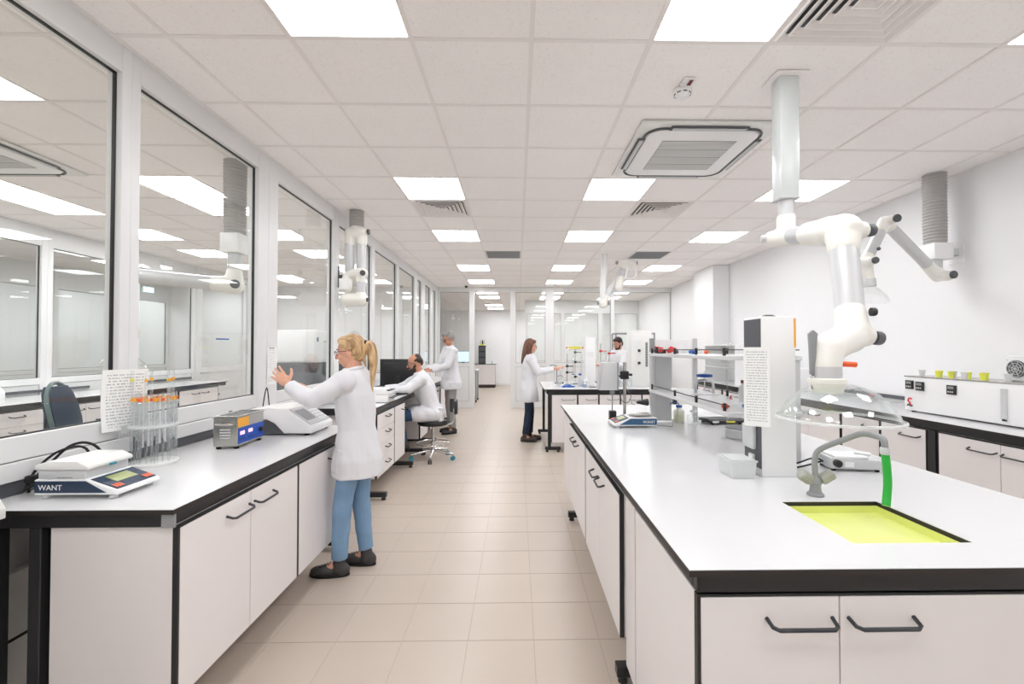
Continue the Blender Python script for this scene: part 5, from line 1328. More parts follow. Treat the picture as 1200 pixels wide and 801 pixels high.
        so = obj('shoe', remesh(bm, 'shoe', shoe, .007, 2, zmin=z0 + .012 * s), None, t)
        bm = nb(); lo = []
        for z, e in ((z0 + .0005, .96), (z0 + .004, 1.0), (z0 + .022 * s, 1.0)):
            ring = []
            for k in range(24):
                a = 2 * PI * k / 24; y = math.sin(a); x = math.cos(a)
                wd = .043 + .006 * y
                ring.append(b0.copy() + r * (wd * x * e * s) + f * ((.065 + .140 * y * e) * s)); ring[-1].z = z
            lo.append(ring)
        rings(bm, lo); obj('sole', bm, 'sole', so)
        bm = nb()
        for k in range(4):
            c = b0 + f * (.065 + .020 * k) * s + Vector((0, 0, (.088 - .006 * k) * s)); cyl(bm, c - r * .022 * s, c + r * .022 * s, .004 * s, seg=6)
        obj('laces', bm, 'sole', so)
    # ---- hair
    bm = nb()
    if hair == 'balding':
        for sd in (-1, 1): ball(bm, hp((sd * .052, -.03, .028)), (.028 * s, .062 * s, .040 * s), H3, 14, 10)
        ball(bm, hp((0, -.075, .010)), (.066 * s, .036 * s, .062 * s), H3, 14, 10)
        ball(bm, hp((0, -.040, .075)), (.062 * s, .055 * s, .042 * s), H3, 14, 10)
    else:
        ball(bm, hp((0, -.024, .038)), (.083 * s, .096 * s, .094 * s), H3, 20, 14)
        ball(bm, hp((0, -.052, -.01)), (.077 * s, .062 * s, .075 * s), H3, 16, 10)
        ball(bm, hp((0, .030, .088)), (.060 * s, .050 * s, .034 * s), H3, 14, 10)
    if hair == 'ponytail':
        for sd in (-1, 1):
            capsule(bm, hp((sd * .058, .035, .070)), hp((sd * .070, -.02, .02)), .022 * s, .022 * s, 10)
        base = hp((0, -.125, .040))
        capsule(bm, hp((0, -.095, .045)), base, .024 * s, .020 * s, 12)
        pp = smooth_path([base, base + S((.0, -.030, -.02)), base + S((0, -.048, -.12)), base + S((.0, -.045, -.26)), base + S((.0, -.032, -.40))], 6)
        rr = [(.020 + .020 * math.sin(PI * min(1, k / (len(pp) - 1) * 1.15 + .08)) - .008 * k / len(pp)) * s for k in range(len(pp))]
        rr[-1] = .006 * s
        tube(bm, pp, rr, 14)
        capsule(bm, hp((-.02, -.09, -.04)), hp((-.03, -.10, -.12)), .018 * s, .008 * s, 10)
    if hair == 'long':
        for x0, y0, x1, y1, zl, r in ((-.066, -.02, -.080, .005, -.30, .026), (.066, -.02, .080, .005, -.30, .026), (-.04, -.07, -.05, -.075, -.32, .034), (.04, -.07, .05, -.075, -.32, .034), (0, -.085, 0, -.09, -.33, .034), (-.072, .01, -.074, .045, -.27, .018), (.072, .01, .074, .045, -.27, .018)):
            tube(bm, smooth_path([hp((x0, y0, .05)), hp((x0 * 1.1, y0 - .005, -.08)), hp((x1, y1, -.2)), hp((x1, y1, zl))], 4), [r * s * q for q in (1, 1.1, 1.15, 1.15, 1.1, 1.1, 1.1, 1.1, 1.0, .9, .8, .6, .3)], 12)
    ho = obj('hair', remesh(bm, 'hair', hairm, .006, 3, .0015, (60, 60, 8)), None, t)
    if hair == 'ponytail':
        bm = nb(); q = hp((0, -.118, .042)); lathe(bm, [(.021 * s, -.010), (.027 * s, -.004), (.027 * s, .004), (.021 * s, .010)], q, H3 @ Vector((0, -1, -.1)), 14); obj('hair_tie', bm, 'black', ho)
    # ---- face
    for sd in (-1, 1):
        bm = nb(); ball(bm, hp((sd * .031, .079, .006)), (.0125 * s, .008 * s, .007 * s), H3, 10, 8); e = obj('eye', bm, 'white', t)
        bm = nb(); ball(bm, hp((sd * .031, .0845, .006)), (.005 * s, .004 * s, .005 * s), H3, 8, 6); obj('iris', bm, 'core', e)
        bm = nb(); tube(bm, smooth_path([hp((sd * .014, .086, .026)), hp((sd * .032, .083, .031)), hp((sd * .050, .070, .025))], 3), .0035 * s, 6); obj('eyebrow', bm, 'darkhair' if hairm != 'blonde' else 'brown', t)
    bm = nb(); ball(bm, hp((0, .0905, -.062)), (.020 * s, .005 * s, .0065 * s), H3, 12, 8); obj('lips', bm, 'lips', t)
    if beard:
        bm = nb()
        ball(bm, hp((0, .034, -.080)), (.052 * s, .062 * s, .040 * s), H3, 14, 10)
        for sd in (-1, 1): capsule(bm, hp((sd * .056, .005, -.01)), hp((sd * .046, .04, -.07)), .016 * s, .022 * s, 10)
        capsule(bm, hp((-.024, .088, -.046)), hp((.024, .088, -.046)), .008 * s, .008 * s, 8)
        obj('beard', remesh(bm, 'beard', beard, .006, 2, .002, (60, 60, 60)), None, t)
    if glasses:
        g = nb()
        for sd in (-1, 1):
            c = Vector((sd * .033, .098, .004)); pts = [hp((c.x + .023 * math.cos(2*PI*k/18), c.y - .004 * abs(math.cos(2*PI*k/18)), c.z + .017 * math.sin(2*PI*k/18))) for k in range(18)]
            tube(g, pts, .0022 * s, 6, closed=True)
            tube(g, [hp((sd * .057, .095, .008)), hp((sd * .078, .05, .010)), hp((sd * .083, -.02, .004))], .0024 * s, 6)
        tube(g, [hp((-.011, .10, .008)), hp((.011, .10, .008))], .002 * s, 6)
        go = obj('glasses', g, 'darkred' if female and hair == 'ponytail' else 'black', t)
    return t
def stand(dl=0.0, dr=0.0, w=.09, fy=.08):
    return {'L': ((-.085, 0, .90), (-w, dl * .5 + .015, .48), (-w, dl - .02, .08), fy), 'R': ((.085, 0, .90), (w, dr * .5 + .015, .48), (w, dr - .02, .08), -fy)}

# woman with the blonde ponytail, hands lifted over the spectrophotometer (local +y is where she faces)
person('woman with blonde ponytail and glasses in a white lab coat and light jeans', (-1.075, 3.02, 0), PI/2 - .05, 1.565, True,
       {'L': ((-.05, .20, -.13), (.05, .20, .10), (.10, .75, .62), (.85, .1, -.3), 1), 'R': ((.06, .20, -.16), (-.02, .22, .04), (-.1, .9, .35), (-.8, .1, -.5), 1)},
       stand(.11, -.02, .085), lean=.06, head=(.10, .16), hair='ponytail', hairm='blonde', trouser='jeans', hem=.70, glasses=True, vox=.0046, curl=.28, build=.98)
# grey-haired man standing past the monitor
person('grey-haired man with glasses in a white lab coat and grey trousers', (-1.17, 7.90, 0), 2.05, 1.78, False,
       {'L': ((-.05, .12, -.26), (.06, .24, -.06), (.1, 1, -.1), (.2, 0, -1), 1), 'R': ((.05, .10, -.27), (-.08, .23, -.05), (-.1, 1, -.1), (-.2, 0, -1), 1)},
       stand(.02, -.02, .10), lean=.06, head=(.15, .42), hair='short', hairm='greyhair', skin='skin_tan', trouser='greytrouser', hem=.74, glasses=True, vox=.007)
# balding bearded man on the stool, typing
person('bearded balding man in a white lab coat sitting on the black stool', (-1.16, 6.02, 0), 1.9, 1.74, False,
       {'L': ((-.03, .19, -.135), (.05, .26, -.014), (.1, 1, -.06), (0, -.1, -1), 1), 'R': ((.03, .19, -.135), (-.06, .26, -.014), (-.1, 1, -.05), (0, -.1, -1), 1)},
       {'L': ((-.09, .03, .60), (-.15, .42, .60), (-.14, .36, .27), .1), 'R': ((.09, .03, .60), (.15, .42, .60), (.14, .36, .27), -.1)},
       lean=.30, pelvis=(0, 0, .635), head=(.05, .22), hair='balding', hairm='darkhair', skin='skin_tan', trouser='bluetrouser', seated=True, glasses=True, beard='darkhair', vox=.007, curl=.3)
# brown-haired woman at the far island
person('woman with long brown hair and glasses in a white lab coat and navy trousers', (0.185, 7.20, 0), -PI/2 + .05, 1.63, True,
       {'L': ((-.04, .10, -.24), (.04, .26, .03), (.05, 1, .25), (.3, .2, -1), 1), 'R': ((.03, .12, -.23), (-.02, .27, .05), (-.05, 1, .35), (-.3, .2, -1), 1)},
       stand(.04, -.05, .075), lean=.03, head=(0, .18), hair='long', hairm='brown', trouser='navytrouser', hem=.66, glasses=True, shoe='shoebrown', vox=.007)
# bearded man behind the far island
person('dark-haired bearded man in a white lab coat behind the far island', (2.05, 8.75, 0), 2.1, 1.70, False,
       {'L': ((-.05, .14, -.24), (.05, .24, .02), (.1, 1, .1), (.2, 0, -1), 1), 'R': ((.05, .14, -.24), (-.08, .24, .02), (-.1, 1, .1), (-.2, 0, -1), 1)},
       stand(0, .03, .10), lean=.12, head=(.1, .40), hair='short', hairm='darkhair', skin='skin', trouser='bluetrouser', hem=.70, glasses=True, beard='darkhair', vox=.007)

# ---- lab stool under the seated man
t = thing('lab_stool', 'black upholstered lab stool with chrome foot ring and five castors', 'stool', (-1.13, 6.02, 0), 1.9)
bm = nb(); lathe(bm, [(.15, .455), (.19, .462), (.205, .48), (.205, .50), (.19, .516), (.10, .520)], seg=36); obj('seat', bm, 'black', t)
bm = nb(); lathe(bm, [(.028, .10), (.028, .26), (.020, .26), (.020, .455)], seg=20); lathe(bm, [(.09, .445), (.09, .456)], seg=20); obj('column', bm, 'chrome', t)
bm = nb(); tube(bm, [(.215 * math.cos(2*PI*k/36), .215 * math.sin(2*PI*k/36), .215) for k in range(36)], .009, 8, closed=True)
for k in range(3): a = 2 * PI * k / 3 + .4; cyl(bm, (.02 * math.cos(a), .02 * math.sin(a), .235), (.215 * math.cos(a), .215 * math.sin(a), .215), .006, seg=8)
obj('foot_ring', bm, 'chrome', t)
for k in range(5):
    a = 2 * PI * k / 5 + .35; ca, sa = math.cos(a), math.sin(a)
    bm = nb(); tube(bm, [(.02 * ca, .02 * sa, .125), (.15 * ca, .15 * sa, .105), (.29 * ca, .29 * sa, .080)], [.020, .017, .013], 10); lg = obj('leg', bm, 'chrome', t)
    bm = nb(); e = Vector((.285 * ca, .285 * sa, 0)); tn = Vector((-sa, ca, 0))
    cyl(bm, e + Vector((0, 0, .05)), e + Vector((0, 0, .085)), .007, seg=8)
    for q in (-1, 1): cyl(bm, e + tn * (.006 * q) + Vector((0, 0, .028)), e + tn * (.022 * q) + Vector((0, 0, .028)), .028, seg=16)
    obj('castor', bm, 'teal' if k in (1, 3, 4) else 'black', lg)
bm = nb(); tube(bm, smooth_path([(0, -.10, .452), (0, -.22, .455), (0, -.275, .50), (0, -.28, .66)]), .011, 8); obj('back_bar', bm, 'alu', t)
bm = nb()
lo = []
for z, e in ((.60, .80), (.61, .95), (.66, 1.0), (.73, 1.0), (.775, .92), (.785, .78)):
    fr = [Vector((.165 * e * x, -.24 - .035 * (1 - x * x) - .012, z)) for x in [i / 8 - 1 for i in range(17)]]
    bk = [Vector((.165 * e * x, -.24 - .035 * (1 - x * x) - .052, z)) for x in [1 - i / 8 for i in range(17)]]
    lo.append(fr + bk)
rings(bm, lo); obj('backrest', bm, 'black', t)

# ================================================================== FAR ISLAND
t = thing('service_column', 'plain white service column rising from the far island', 'column', (1.15, 7.05, B))
bm = nb(); box(bm, -.08, .08, -.05, .05, 0, .76, .004, 2); obj('casing', bm, 'white', t)
bm = nb(); box(bm, -.05, .05, -.053, -.05, .45, .53, .001); obj('socket_plate', bm, 'offwhite', t)
t = thing('cup_sink', 'small grey cup sink with grey faucet in the far island top', 'sink', (1.27, 6.66, B))
bm = nb()
for a, b, c, d in ((-.20, .20, -.07, -.05), (-.20, .20, .05, .07), (-.20, -.18, -.05, .05), (.18, .20, -.05, .05)): box(bm, a, b, c, d, 0, .012, .002)
obj('rim', bm, 'midgrey', t)
bm = nb(); box(bm, -.18, .18, -.05, .05, .0005, .003); obj('basin', bm, 'darkgrey', t)
bm = nb(); tube(bm, smooth_path([(0, .10, 0), (0, .10, .15), (0, .09, .24), (0, .03, .29), (0, -.03, .25), (0, -.035, .20)]), .011, 10); obj('spout', bm, 'midgrey', t)
for s in (-1, 1):
    bm = nb(); cyl(bm, (0, .10, .03), (s * .09, .09, .085), .012, .016, seg=10); obj('knob', bm, 'midgrey', t)
def retort(label, x, y, h, clamps, beam=None):
    t = thing('retort_stand', label, 'stand', (x, y, B))
    bm = nb(); box(bm, -.05, .05, -.04, .04, 0, .012, .002); obj('base', bm, 'darkgrey', t)
    bm = nb(); cyl(bm, (0, 0, .012), (0, 0, h), .007, seg=10); obj('rod', bm, 'steel', t)
    for z, m_ in clamps:
        bm = nb(); box(bm, -.02, .02, -.02, .02, z - .018, z + .018, .004); cyl(bm, (.02, 0, z), (.10, -.02, z), .006, seg=8); obj('clamp', bm, m_, t)
    if beam:
        bm = nb(); cyl(bm, (-beam, 0, h - .05), (beam, 0, h - .05), .005, seg=8); obj('crossbar', bm, 'steel', t)
    return t
retort('steel retort stand with black clamps nearest the brown-haired woman', 0.80, 7.15, .50, [(.30, 'black'), (.20, 'black')])
retort('steel retort stand with a crossbar and black clamp before the service column', 0.95, 7.30, .62, [(.52, 'darkgrey'), (.36, 'black'), (.12, 'black')], .12)
retort('steel retort stand with a red clamp past the service column', 1.36, 7.25, .66, [(.54, 'red'), (.25, 'black'), (.10, 'black')])
retort('steel retort stand with two red clamps beside the bearded man', 1.52, 7.35, .56, [(.50, 'red'), (.28, 'red')], .10)
t = thing('yellow_clip_tray', 'yellow plastic clip bar on the crossbar over the far island', 'clip tray', (0.95, 7.27, B + .57))
bm = nb(); box(bm, -.11, .09, -.012, .012, .008, .045, .003); obj('bar', bm, 'yellow', t)
bm = nb()
for x in (-.14, .12): ball(bm, (x, 0, .025), .014, None, 10, 8)
obj('end_knob', bm, 'red', t)
def flask(name, label, x, y, r, h, liquid=None, m_='clear'):
    t = thing(name, label, 'glassware', (x, y, B))
    bm = nb(); lathe(bm, [(r * .6, 0), (r, .01), (r * .98, h * .18), (r * .35, h * .62), (r * .30, h * .95), (r * .38, h), (r * .33, h), (r * .26, h * .94), (r * .30, h * .62), (r * .92, h * .18), (r * .9, .014)], seg=20); obj('glass', bm, m_, t)
    if liquid:
        bm = nb(); lathe(bm, [(r * .86, .016), (r * .88, h * .16), (r * .68, h * .34)], seg=20); obj('liquid', bm, liquid, t)
    return t
flask('conical_flask', 'clear conical flask on the far island beside the blue bottle', 0.86, 6.92, .05, .15)
flask('conical_flask', 'clear conical flask with amber liquid on the far island', 1.44, 6.98, .05, .15, 'amber')
flask('conical_flask', 'tall clear flask standing behind the blue cloth', 0.72, 7.35, .055, .22)
flask('conical_flask', 'clear flask between the red clamp stands', 1.62, 7.12, .05, .16)
bottle('wash_bottle', 'clear squeeze bottle with blue top on the far island', (0.965, 6.85, B), .042, .20, 'frosted', 'blue', liquid='screenblue')
bottle('reagent_bottle', 'white reagent bottle behind the sink of the far island', (1.05, 6.80, B), .035, .15, 'white', 'white')
bottle('reagent_bottle', 'brown reagent bottle with black cap at the red clamp stands', (1.50, 7.05, B), .035, .16, 'shoebrown', 'black')
def beaker(label, x, y, r, h, liquid=None):
    t = thing('beaker', label, 'beaker', (x, y, B))
    bm = nb(); lathe(bm, [(r * .95, 0), (r, .004), (r, h - .004), (r * 1.06, h), (r * .98, h), (r * .94, h - .006), (r * .94, .006)], seg=18); obj('glass', bm, 'tubeglass', t)
    if liquid:
        bm = nb(); lathe(bm, [(r * .9, .006), (r * .9, h * .5)], seg=18); obj('liquid', bm, liquid, t)
beaker('glass beaker half full of blue liquid before the service column', 1.00, 6.62, .035, .10, 'screenblue')
beaker('empty glass beaker next to the small cup sink', 1.56, 6.70, .04, .11)
beaker('small glass beaker on the far island near the blue cloth', 0.62, 6.72, .03, .08)
beaker('tall glass beaker behind the stirrer head on the far island', 1.70, 6.75, .04, .16)
def burette(label, x, y, z0, ln, tap):
    t = thing('glass_condenser', label, 'glassware', (x, y, z0))
    bm = nb(); lathe(bm, [(.006, 0), (.008, .05), (.018, .08), (.018, ln - .08), (.010, ln - .05), (.010, ln)], seg=14); obj('tube', bm, 'tubeglass', t)
    bm = nb(); cyl(bm, (-.022, 0, .05), (.022, 0, .05), .007, seg=8); obj('tap', bm, tap, t)
burette('upright glass condenser with blue tap clamped near the brown-haired woman', 0.895, 7.13, B + .12, .36, 'blue')
burette('upright glass condenser with dark tap clamped before the service column', 1.045, 7.28, B + .05, .46, 'darkgrey')
burette('upright glass condenser with red tap clamped past the service column', 1.455, 7.23, B + .06, .46, 'red')
t = thing('blue_cloth', 'crumpled blue cloth lying on the far island top', 'cloth', (0.775, 6.72, B))
bm = nb()
for k in range(8): ball(bm, (random.uniform(-.07, .07), random.uniform(-.04, .04), random.uniform(.006, .022)), (random.uniform(.03, .05), random.uniform(.02, .04), random.uniform(.012, .022)), None, 10, 6)
obj('cloth', remesh(bm, 'cloth', 'blue', .007, 2, zmin=.0005), None, t)
t = thing('gooseneck_tap', 'thin grey double gooseneck tap near the brown-haired woman', 'tap', (0.66, 7.45, B))
bm = nb(); tube(bm, smooth_path([(0, 0, 0), (0, 0, .25), (-.02, 0, .30), (-.10, 0, .30), (-.115, 0, .25)]), .009, 8); tube(bm, smooth_path([(0, 0, .12), (.08, 0, .13), (.10, 0, .10)]), .008, 8); obj('pipe', bm, 'midgrey', t)
bm = nb(); lathe(bm, [(.025, 0), (.025, .01), (.012, .03)]); obj('base', bm, 'midgrey', t)
t = thing('white_tray', 'low white tray of small black parts before the brown-haired woman', 'tray', (0.66, 7.02, B))
bm = nb(); box(bm, -.09, .09, -.06, .06, 0, .006, .002); box(bm, -.09, .09, -.06, -.054, .006, .03); box(bm, -.09, .09, .054, .06, .006, .03); obj('tray', bm, 'white', t)
for k in range(4):
    bm = nb(); box(bm, -.07 + k * .038, -.045 + k * .038, -.02, .02, .006, .04 + .012 * (k % 2), .003); obj('part', bm, 'black', t)
# analyser tower beside the bearded man
t = thing('analyser_tower', 'tall white analyser tower with a dark slotted strip on the far island', 'analyser', (1.90, 6.95, B))
bm = nb(); box(bm, -.15, .17, -.13, .15, 0, .86, .006, 2); obj('housing', bm, 'offwhite', t)
bm = nb(); box(bm, .07, .105, -.134, -.13, .30, .68); st = obj('slot_strip', bm, 'midgrey', t)
bm = nb()
for k in range(9): box(bm, .074, .101, -.136, -.134, .32 + k * .04, .335 + k * .04)
obj('slots', bm, 'darkgrey', st)
for z in (.36, .55):
    bm = nb(); cyl(bm, (-.03, -.13, z), (-.03, -.15, z), .022, seg=14); obj('knob', bm, 'black', t)
bm = nb(); box(bm, -.13, .03, -.134, -.13, .70, .82, .001); obj('door_panel', bm, 'white', t)
# glazed frame cabinet behind the bearded man
t = thing('glass_cabinet', 'grey framed glass cabinet behind the bearded man', 'cabinet', (2.75, 10.55, 0))
bm = nb()
for x in (-.45, .45):
    for y in (-.2, .2): box(bm, x - .015, x + .015, y - .015, y + .015, 0, 1.85)
for z in (0.03, .93, 1.835):
    for y in (-.2, .2): box(bm, -.45, .45, y - .015, y + .015, z - .015, z + .015)
    for x in (-.45, .45): box(bm, x - .015, x + .015, -.2, .2, z - .015, z + .015)
obj('frame', bm, 'midgrey', t)
for z in (.5, .93, 1.4):
    bm = nb(); box(bm, -.43, .43, -.185, .185, z, z + .008); obj('shelf', bm, 'white', t)
bm = nb(); box(bm, -.43, .43, -.198, -.192, .96, 1.81); obj('pane', bm, 'clearthin', t)
# white fume box on the plain wall bench near the pillar
t = thing('fume_box', 'low white ventilated enclosure on the plain wall bench by the pillar', 'fume cupboard', (3.52, 7.25, RZ), -PI/2)
bm = nb(); box(bm, -.55, .55, .20, .30, 0, .62, .004); box(bm, -.55, -.53, -.22, .20, 0, .62, .002); box(bm, .53, .55, -.22, .20, 0, .62, .002); box(bm, -.53, .53, -.22, .20, .60, .62, .002); obj('casing', bm, 'white', t)
bm = nb(); box(bm, -.53, .53, -.215, -.209, .26, .60); obj('sash', bm, 'clearthin', t)
bm = nb(); box(bm, -.53, .53, -.225, -.20, .24, .26, .002); obj('sash_handle', bm, 'lightgrey', t)
t = thing('white_box', 'plain white instrument box on the plain wall bench behind the shelf', 'instrument', (3.56, 5.9, RZ), -PI/2)
bm = nb(); box(bm, -.28, .28, -.18, .2, .01, .30, .006, 2); obj('housing', bm, 'white', t)
bm = nb(); box(bm, -.22, .05, -.183, -.18, .16, .26); obj('display', bm, 'lightgrey', t)
for x in (-.24, .24):
    bm = nb(); cyl(bm, (x, -.12, 0), (x, -.12, .011), .015, seg=10); cyl(bm, (x, .14, 0), (x, .14, .011), .015, seg=10); obj('foot', bm, 'rubber', t)

# ================================================================== ROOM THROUGH THE DOORWAY
worktop('doorway_worktop', 'dark-edged worktop seen through the open doorway', -2.4, -0.80, 16.9, 17.7)
CD = cabinet('white cabinet under the worktop seen through the doorway', (-1.75, 16.93), 0, .92, .7, .12, .88, [(0, .92, .12, .88, 'door', None, None)])
bm = nb(); box(bm, -1.73, -.85, 16.97, 17.6, 0, .12); adopt(obj('plinth', bm, 'shoebrown'), CD)
bm = nb(); box(bm, -2.38, -1.80, 16.95, 17.65, 0, .882); tag(obj('side_cabinet', bm, 'cabinet'), 'white side cabinet beside the door jamb in the next room', 'cabinet')
t = thing('black_instrument', 'black instrument tower with lime trays on the worktop through the doorway', 'instrument', (-1.33, 17.2, B))
bm = nb(); box(bm, -.15, .12, -.18, .2, 0, .70, .006); obj('tower', bm, 'black', t)
for k in range(3):
    bm = nb(); box(bm, -.13, .10, -.19, -.18, .05 + k * .22, .23 + k * .22, .002); m_ = obj('module', bm, 'darkgrey', t)
bm = nb(); box(bm, .12, .32, -.16, .2, 0, .66, .005); obj('side_case', bm, 'white', t)
bm = nb(); box(bm, -.10, .06, -.12, .1, .70, .76, .003); obj('tray', bm, 'limecup', t)
for k in range(3):
    bm = nb(); lathe(bm, [(.03, .76), (.03, .85), (.018, .88), (.018, .92)], (-.08 + k * .07, 0, 0), seg=12); obj('bottle', bm, 'lightgrey' if k != 1 else 'black', t)
bottle('reagent_bottle', 'small bottle on the worktop through the doorway', (-.95, 17.2, B), .05, .16, 'lightgrey', 'white')
# trolley bench with a screen just past the glazed panel
t = thing('trolley_bench', 'white trolley bench on black castors past the doorway', 'trolley', (-1.60, 12.6, 0))
bm = nb(); box(bm, -.9, .50, -.35, .35, .86, .90, .003); obj('top', bm, 'laminate', t)
bm = nb(); box(bm, -.85, .44, -.31, .31, .20, .86, .003); obj('case', bm, 'cabinet', t)
for x in (-.8, .46):
    for y in (-.28, .28):
        bm = nb(); box(bm, x - .02, x + .02, y - .02, y + .02, .07, .86); lg = obj('leg', bm, 'midgrey', t)
        bm = nb(); cyl(bm, (x - .02, y, .035), (x + .02, y, .035), .035, seg=14); obj('castor', bm, 'black', lg)
t = thing('monitor', 'small monitor with a blue picture behind the glazed panel', 'monitor', (-1.52, 12.5, B))
bm = nb(); box(bm, -.30, .30, -.02, .02, .20, .52, .005); obj('housing', bm, 'black', t)
bm = nb(); box(bm, -.285, .285, -.023, -.02, .215, .505); obj('screen', bm, 'monitor_on', t)
bm = nb(); box(bm, -.03, .03, -.01, .02, .01, .22); box(bm, -.12, .12, -.08, .08, 0, .01); obj('stand', bm, 'black', t)

# ================================================================== ROOM BEHIND THE LONG GLASS WALL
# swivel chair
t = thing('swivel_chair', 'dark green-grey swivel chair behind the long glass wall', 'chair', (-4.35, 4.75, 0), 2.0)
bm = nb()
lo = []
for z, hw, yb in ((.55, .20, .0), (.62, .255, .01), (.75, .275, .03), (.90, .265, .06), (1.03, .22, .09), (1.10, .13, .11)):
    fr = [Vector((hw * x, yb + .22 - .05 * (1 - x * x), z)) for x in [i / 8 - 1 for i in range(17)]]
    bk = [Vector((hw * x, yb + .27 - .05 * (1 - x * x) + .02, z)) for x in [1 - i / 8 for i in range(17)]]
    lo.append(fr + bk)
rings(bm, lo); obj('backrest', bm, 'navytrouser', t)
bm = nb(); tube(bm, smooth_path([(-.20, .25, .55), (-.27, .27, .70), (-.285, .29, .82), (-.25, .33, .98), (-.13, .36, 1.10), (0, .37, 1.13), (.13, .36, 1.10), (.25, .33, .98), (.285, .29, .82), (.27, .27, .70), (.20, .25, .55)]), .018, 8); obj('back_frame', bm, 'chairgreen', t)
bm = nb(); lathe(bm, [(.18, .43), (.25, .44), (.26, .47), (.25, .50), (.12, .51)], seg=28); obj('seat', bm, 'navytrouser', t)
bm = nb(); lathe(bm, [(.028, .09), (.028, .28), (.02, .28), (.02, .43)], seg=14); box(bm, -.03, .03, .05, .26, .40, .43); box(bm, -.03, .03, .24, .27, .40, .60); obj('column', bm, 'darkgrey', t)
for s in (-1, 1):
    bm = nb(); tube(bm, smooth_path([(s * .25, .02, .46), (s * .30, .02, .60), (s * .29, .0, .68), (s * .29, -.12, .70), (s * .29, .14, .70)]), .016, 8); obj('armrest', bm, 'black', t)
for k in range(5):
    a = 2 * PI * k / 5; bm = nb(); tube(bm, [(.02 * math.cos(a), .02 * math.sin(a), .11), (.30 * math.cos(a), .30 * math.sin(a), .07)], [.02, .013], 8); lg = obj('leg', bm, 'black', t)
    bm = nb(); e = Vector((.29 * math.cos(a), .29 * math.sin(a), .03)); tn = Vector((-math.sin(a), math.cos(a), 0)); cyl(bm, e - tn * .02, e + tn * .02, .03, seg=12); obj('castor', bm, 'black', lg)
t = thing('swivel_chair', 'black backless swivel seat beside the neighbouring bench', 'chair', (-4.75, 5.75, 0), .6)
bm = nb(); lathe(bm, [(.17, .52), (.21, .53), (.215, .56), (.20, .59), (.1, .60)], seg=28); obj('seat', bm, 'black', t)
bm = nb(); lathe(bm, [(.026, .08), (.026, .3), (.018, .3), (.018, .52)], seg=14); obj('column', bm, 'chrome', t)
for k in range(5):
    a = 2 * PI * k / 5 + .2; bm = nb(); tube(bm, [(.02 * math.cos(a), .02 * math.sin(a), .10), (.27 * math.cos(a), .27 * math.sin(a), .06)], [.018, .012], 8); lg = obj('leg', bm, 'chrome', t)
    bm = nb(); e = Vector((.26 * math.cos(a), .26 * math.sin(a), .028)); tn = Vector((-math.sin(a), math.cos(a), 0)); cyl(bm, e - tn * .018, e + tn * .018, .028, seg=12); obj('castor', bm, 'black', lg)
# analyser with door behind the glass
t = thing('white_analyser', 'pale blue-white analyser with a dark base behind the glass wall', 'analyser', (-2.50, 5.55, B), PI/2)
bm = nb(); box(bm, -.48, .48, -.20, .22, 0, .42, .006, 2); obj('base_unit', bm, 'darkgrey', t)
bm = nb(); box(bm, -.46, .46, -.20, .22, .42, .79, .008, 2); obj('upper_case', bm, 'white', t)
bm = nb(); box(bm, -.22, .02, -.205, -.20, .44, .66, .001); dn = obj('sample_door', bm, 'offwhite', t)
bm = nb(); box(bm, -.225, .025, -.207, -.203, .66, .668); obj('door_edge', bm, 'darkgrey', dn)
bm = nb(); box(bm, -.40, -.36, -.203, -.20, .66, .71); obj('badge', bm, 'bluelabel', t)
bm = nb(); box(bm, .26, .44, -.204, -.20, .45, .66); obj('side_recess', bm, 'midgrey', t)
for k, y in enumerate((4.75, 6.55)):
    bm = nb(); tube(bm, smooth_path([(0, -.05, 0), (0, -.045, .12), (0, 0, .22), (0, .045, .12), (0, .05, 0)]), .007, 8)
    o = obj('cable_arch', bm, 'rubber', loc=(-2.25, y, B)); tag(o, 'black cable arch behind the glass %s the pale analyser' % ('before' if k == 0 else 'after'), 'cable')
t = thing('wire_basket', 'black wire basket behind the glass near the ultrasonic bath', 'basket', (-2.35, 4.50, B))
bm = nb()
for z in (.01, .09): tube(bm, [(-.10, -.12, z), (.10, -.12, z), (.10, .12, z), (-.10, .12, z)], .005, 6, closed=True)
for k in range(5):
    y = -.12 + k * .06
    for x in (-.10, .10): cyl(bm, (x, y, .01), (x, y, .09), .003, seg=6)
obj('basket', bm, 'black', t)
bm = nb(); tube(bm, smooth_path([(0, -.12, .09), (0, -.08, .22), (0, 0, .26), (0, .08, .22), (0, .12, .09)]), .005, 8); obj('bail', bm, 'black', t)
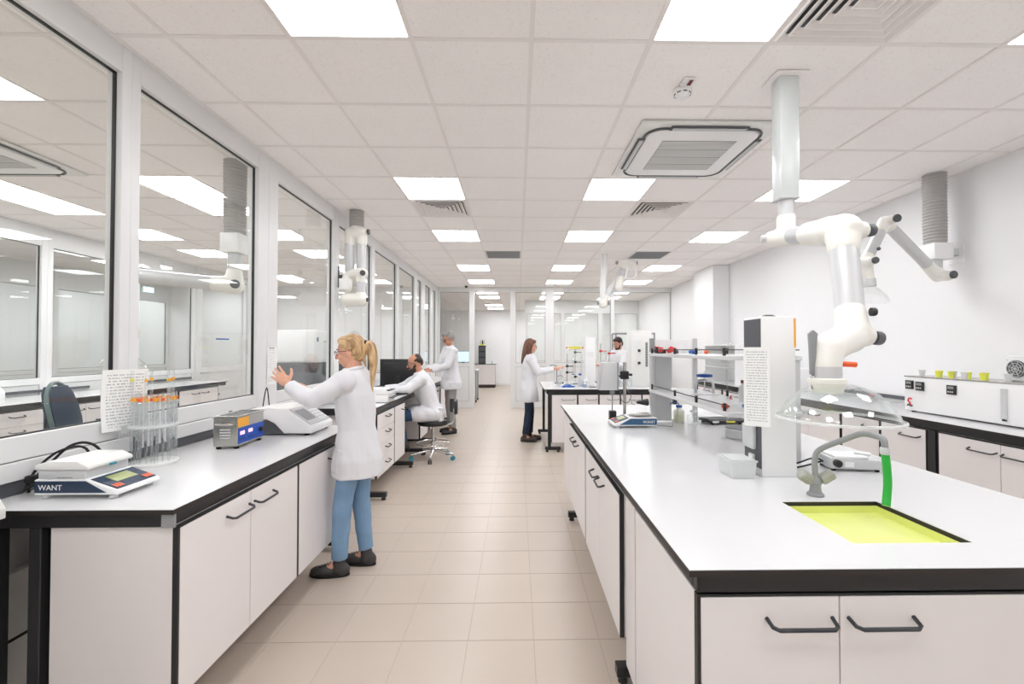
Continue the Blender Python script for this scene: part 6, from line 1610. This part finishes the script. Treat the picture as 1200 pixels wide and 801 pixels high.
# exit sign
t = thing('exit_sign', 'lit cyan exit sign with running figure past the glass wall', 'sign', (-5.97, 7.30, 2.39), PI/2); t.scale = (.55, 1, .55)
bm = nb(); box(bm, -.17, .17, -.012, .012, 0, .15, .003); obj('sign_face', bm, 'exitsign', t)
bm = nb(); y = -.0135
prism(bm, [(.03, .06), (.09, .06), (.09, .035), (.14, .075), (.09, .115), (.09, .09), (.03, .09)], 'y', y, -.012); obj('arrow', bm, 'white', t)
bm = nb(); ball(bm, (-.06, y, .118), (.012, .002, .012), None, 10, 6)
for a, b in (((-.07, .10), (-.085, .065)), ((-.085, .065), (-.06, .045)), ((-.06, .045), (-.07, .02)), ((-.085, .065), (-.105, .04)), ((-.105, .04), (-.13, .045)), ((-.07, .10), (-.045, .085)), ((-.072, .10), (-.10, .09))): capsule(bm, (a[0], y, a[1]), (b[0], y, b[1]), .006, .006, 6)
obj('running_figure', bm, 'white', t)
# fire extinguisher
t = thing('fire_extinguisher', 'red fire extinguisher with black hose beside the glazed door', 'fire extinguisher', (-5.55, 8.25, 0))
bm = nb(); lathe(bm, [(.085, 0), (.085, .45), (.07, .52), (.035, .57), (.03, .60)], seg=24); obj('cylinder', bm, 'red', t)
bm = nb(); box(bm, -.02, .02, -.02, .02, .60, .65, .004); box(bm, -.015, .11, -.012, .012, .65, .665, .003); box(bm, -.015, .10, -.012, .012, .625, .637, .003); obj('valve', bm, 'black', t)
bm = nb(); tube(bm, smooth_path([(-.02, 0, .62), (-.10, 0, .64), (-.14, -.02, .52), (-.125, -.03, .30), (-.12, -.03, .15)]), .012, 8); obj('hose', bm, 'black', t)
bm = nb(); lathe(bm, [(.0858, .20), (.0858, .36)], seg=24, cap=False); obj('label_band', bm, 'white', t)
# pale machine on the neighbouring bench
t = thing('bench_machine', 'long white machine on the neighbouring room bench', 'instrument', (-5.62, 4.45, B), PI/2)
bm = nb(); prism(bm, [(-.22, 0), (.25, 0), (.25, .30), (-.05, .30), (-.22, .12)], 'x', -.35, .35, .008); obj('housing', bm, 'white', t)
bm = nb(); box(bm, -.25, .0, -.01, .02, .302, .31); obj('lid', bm, 'lightgrey', t)
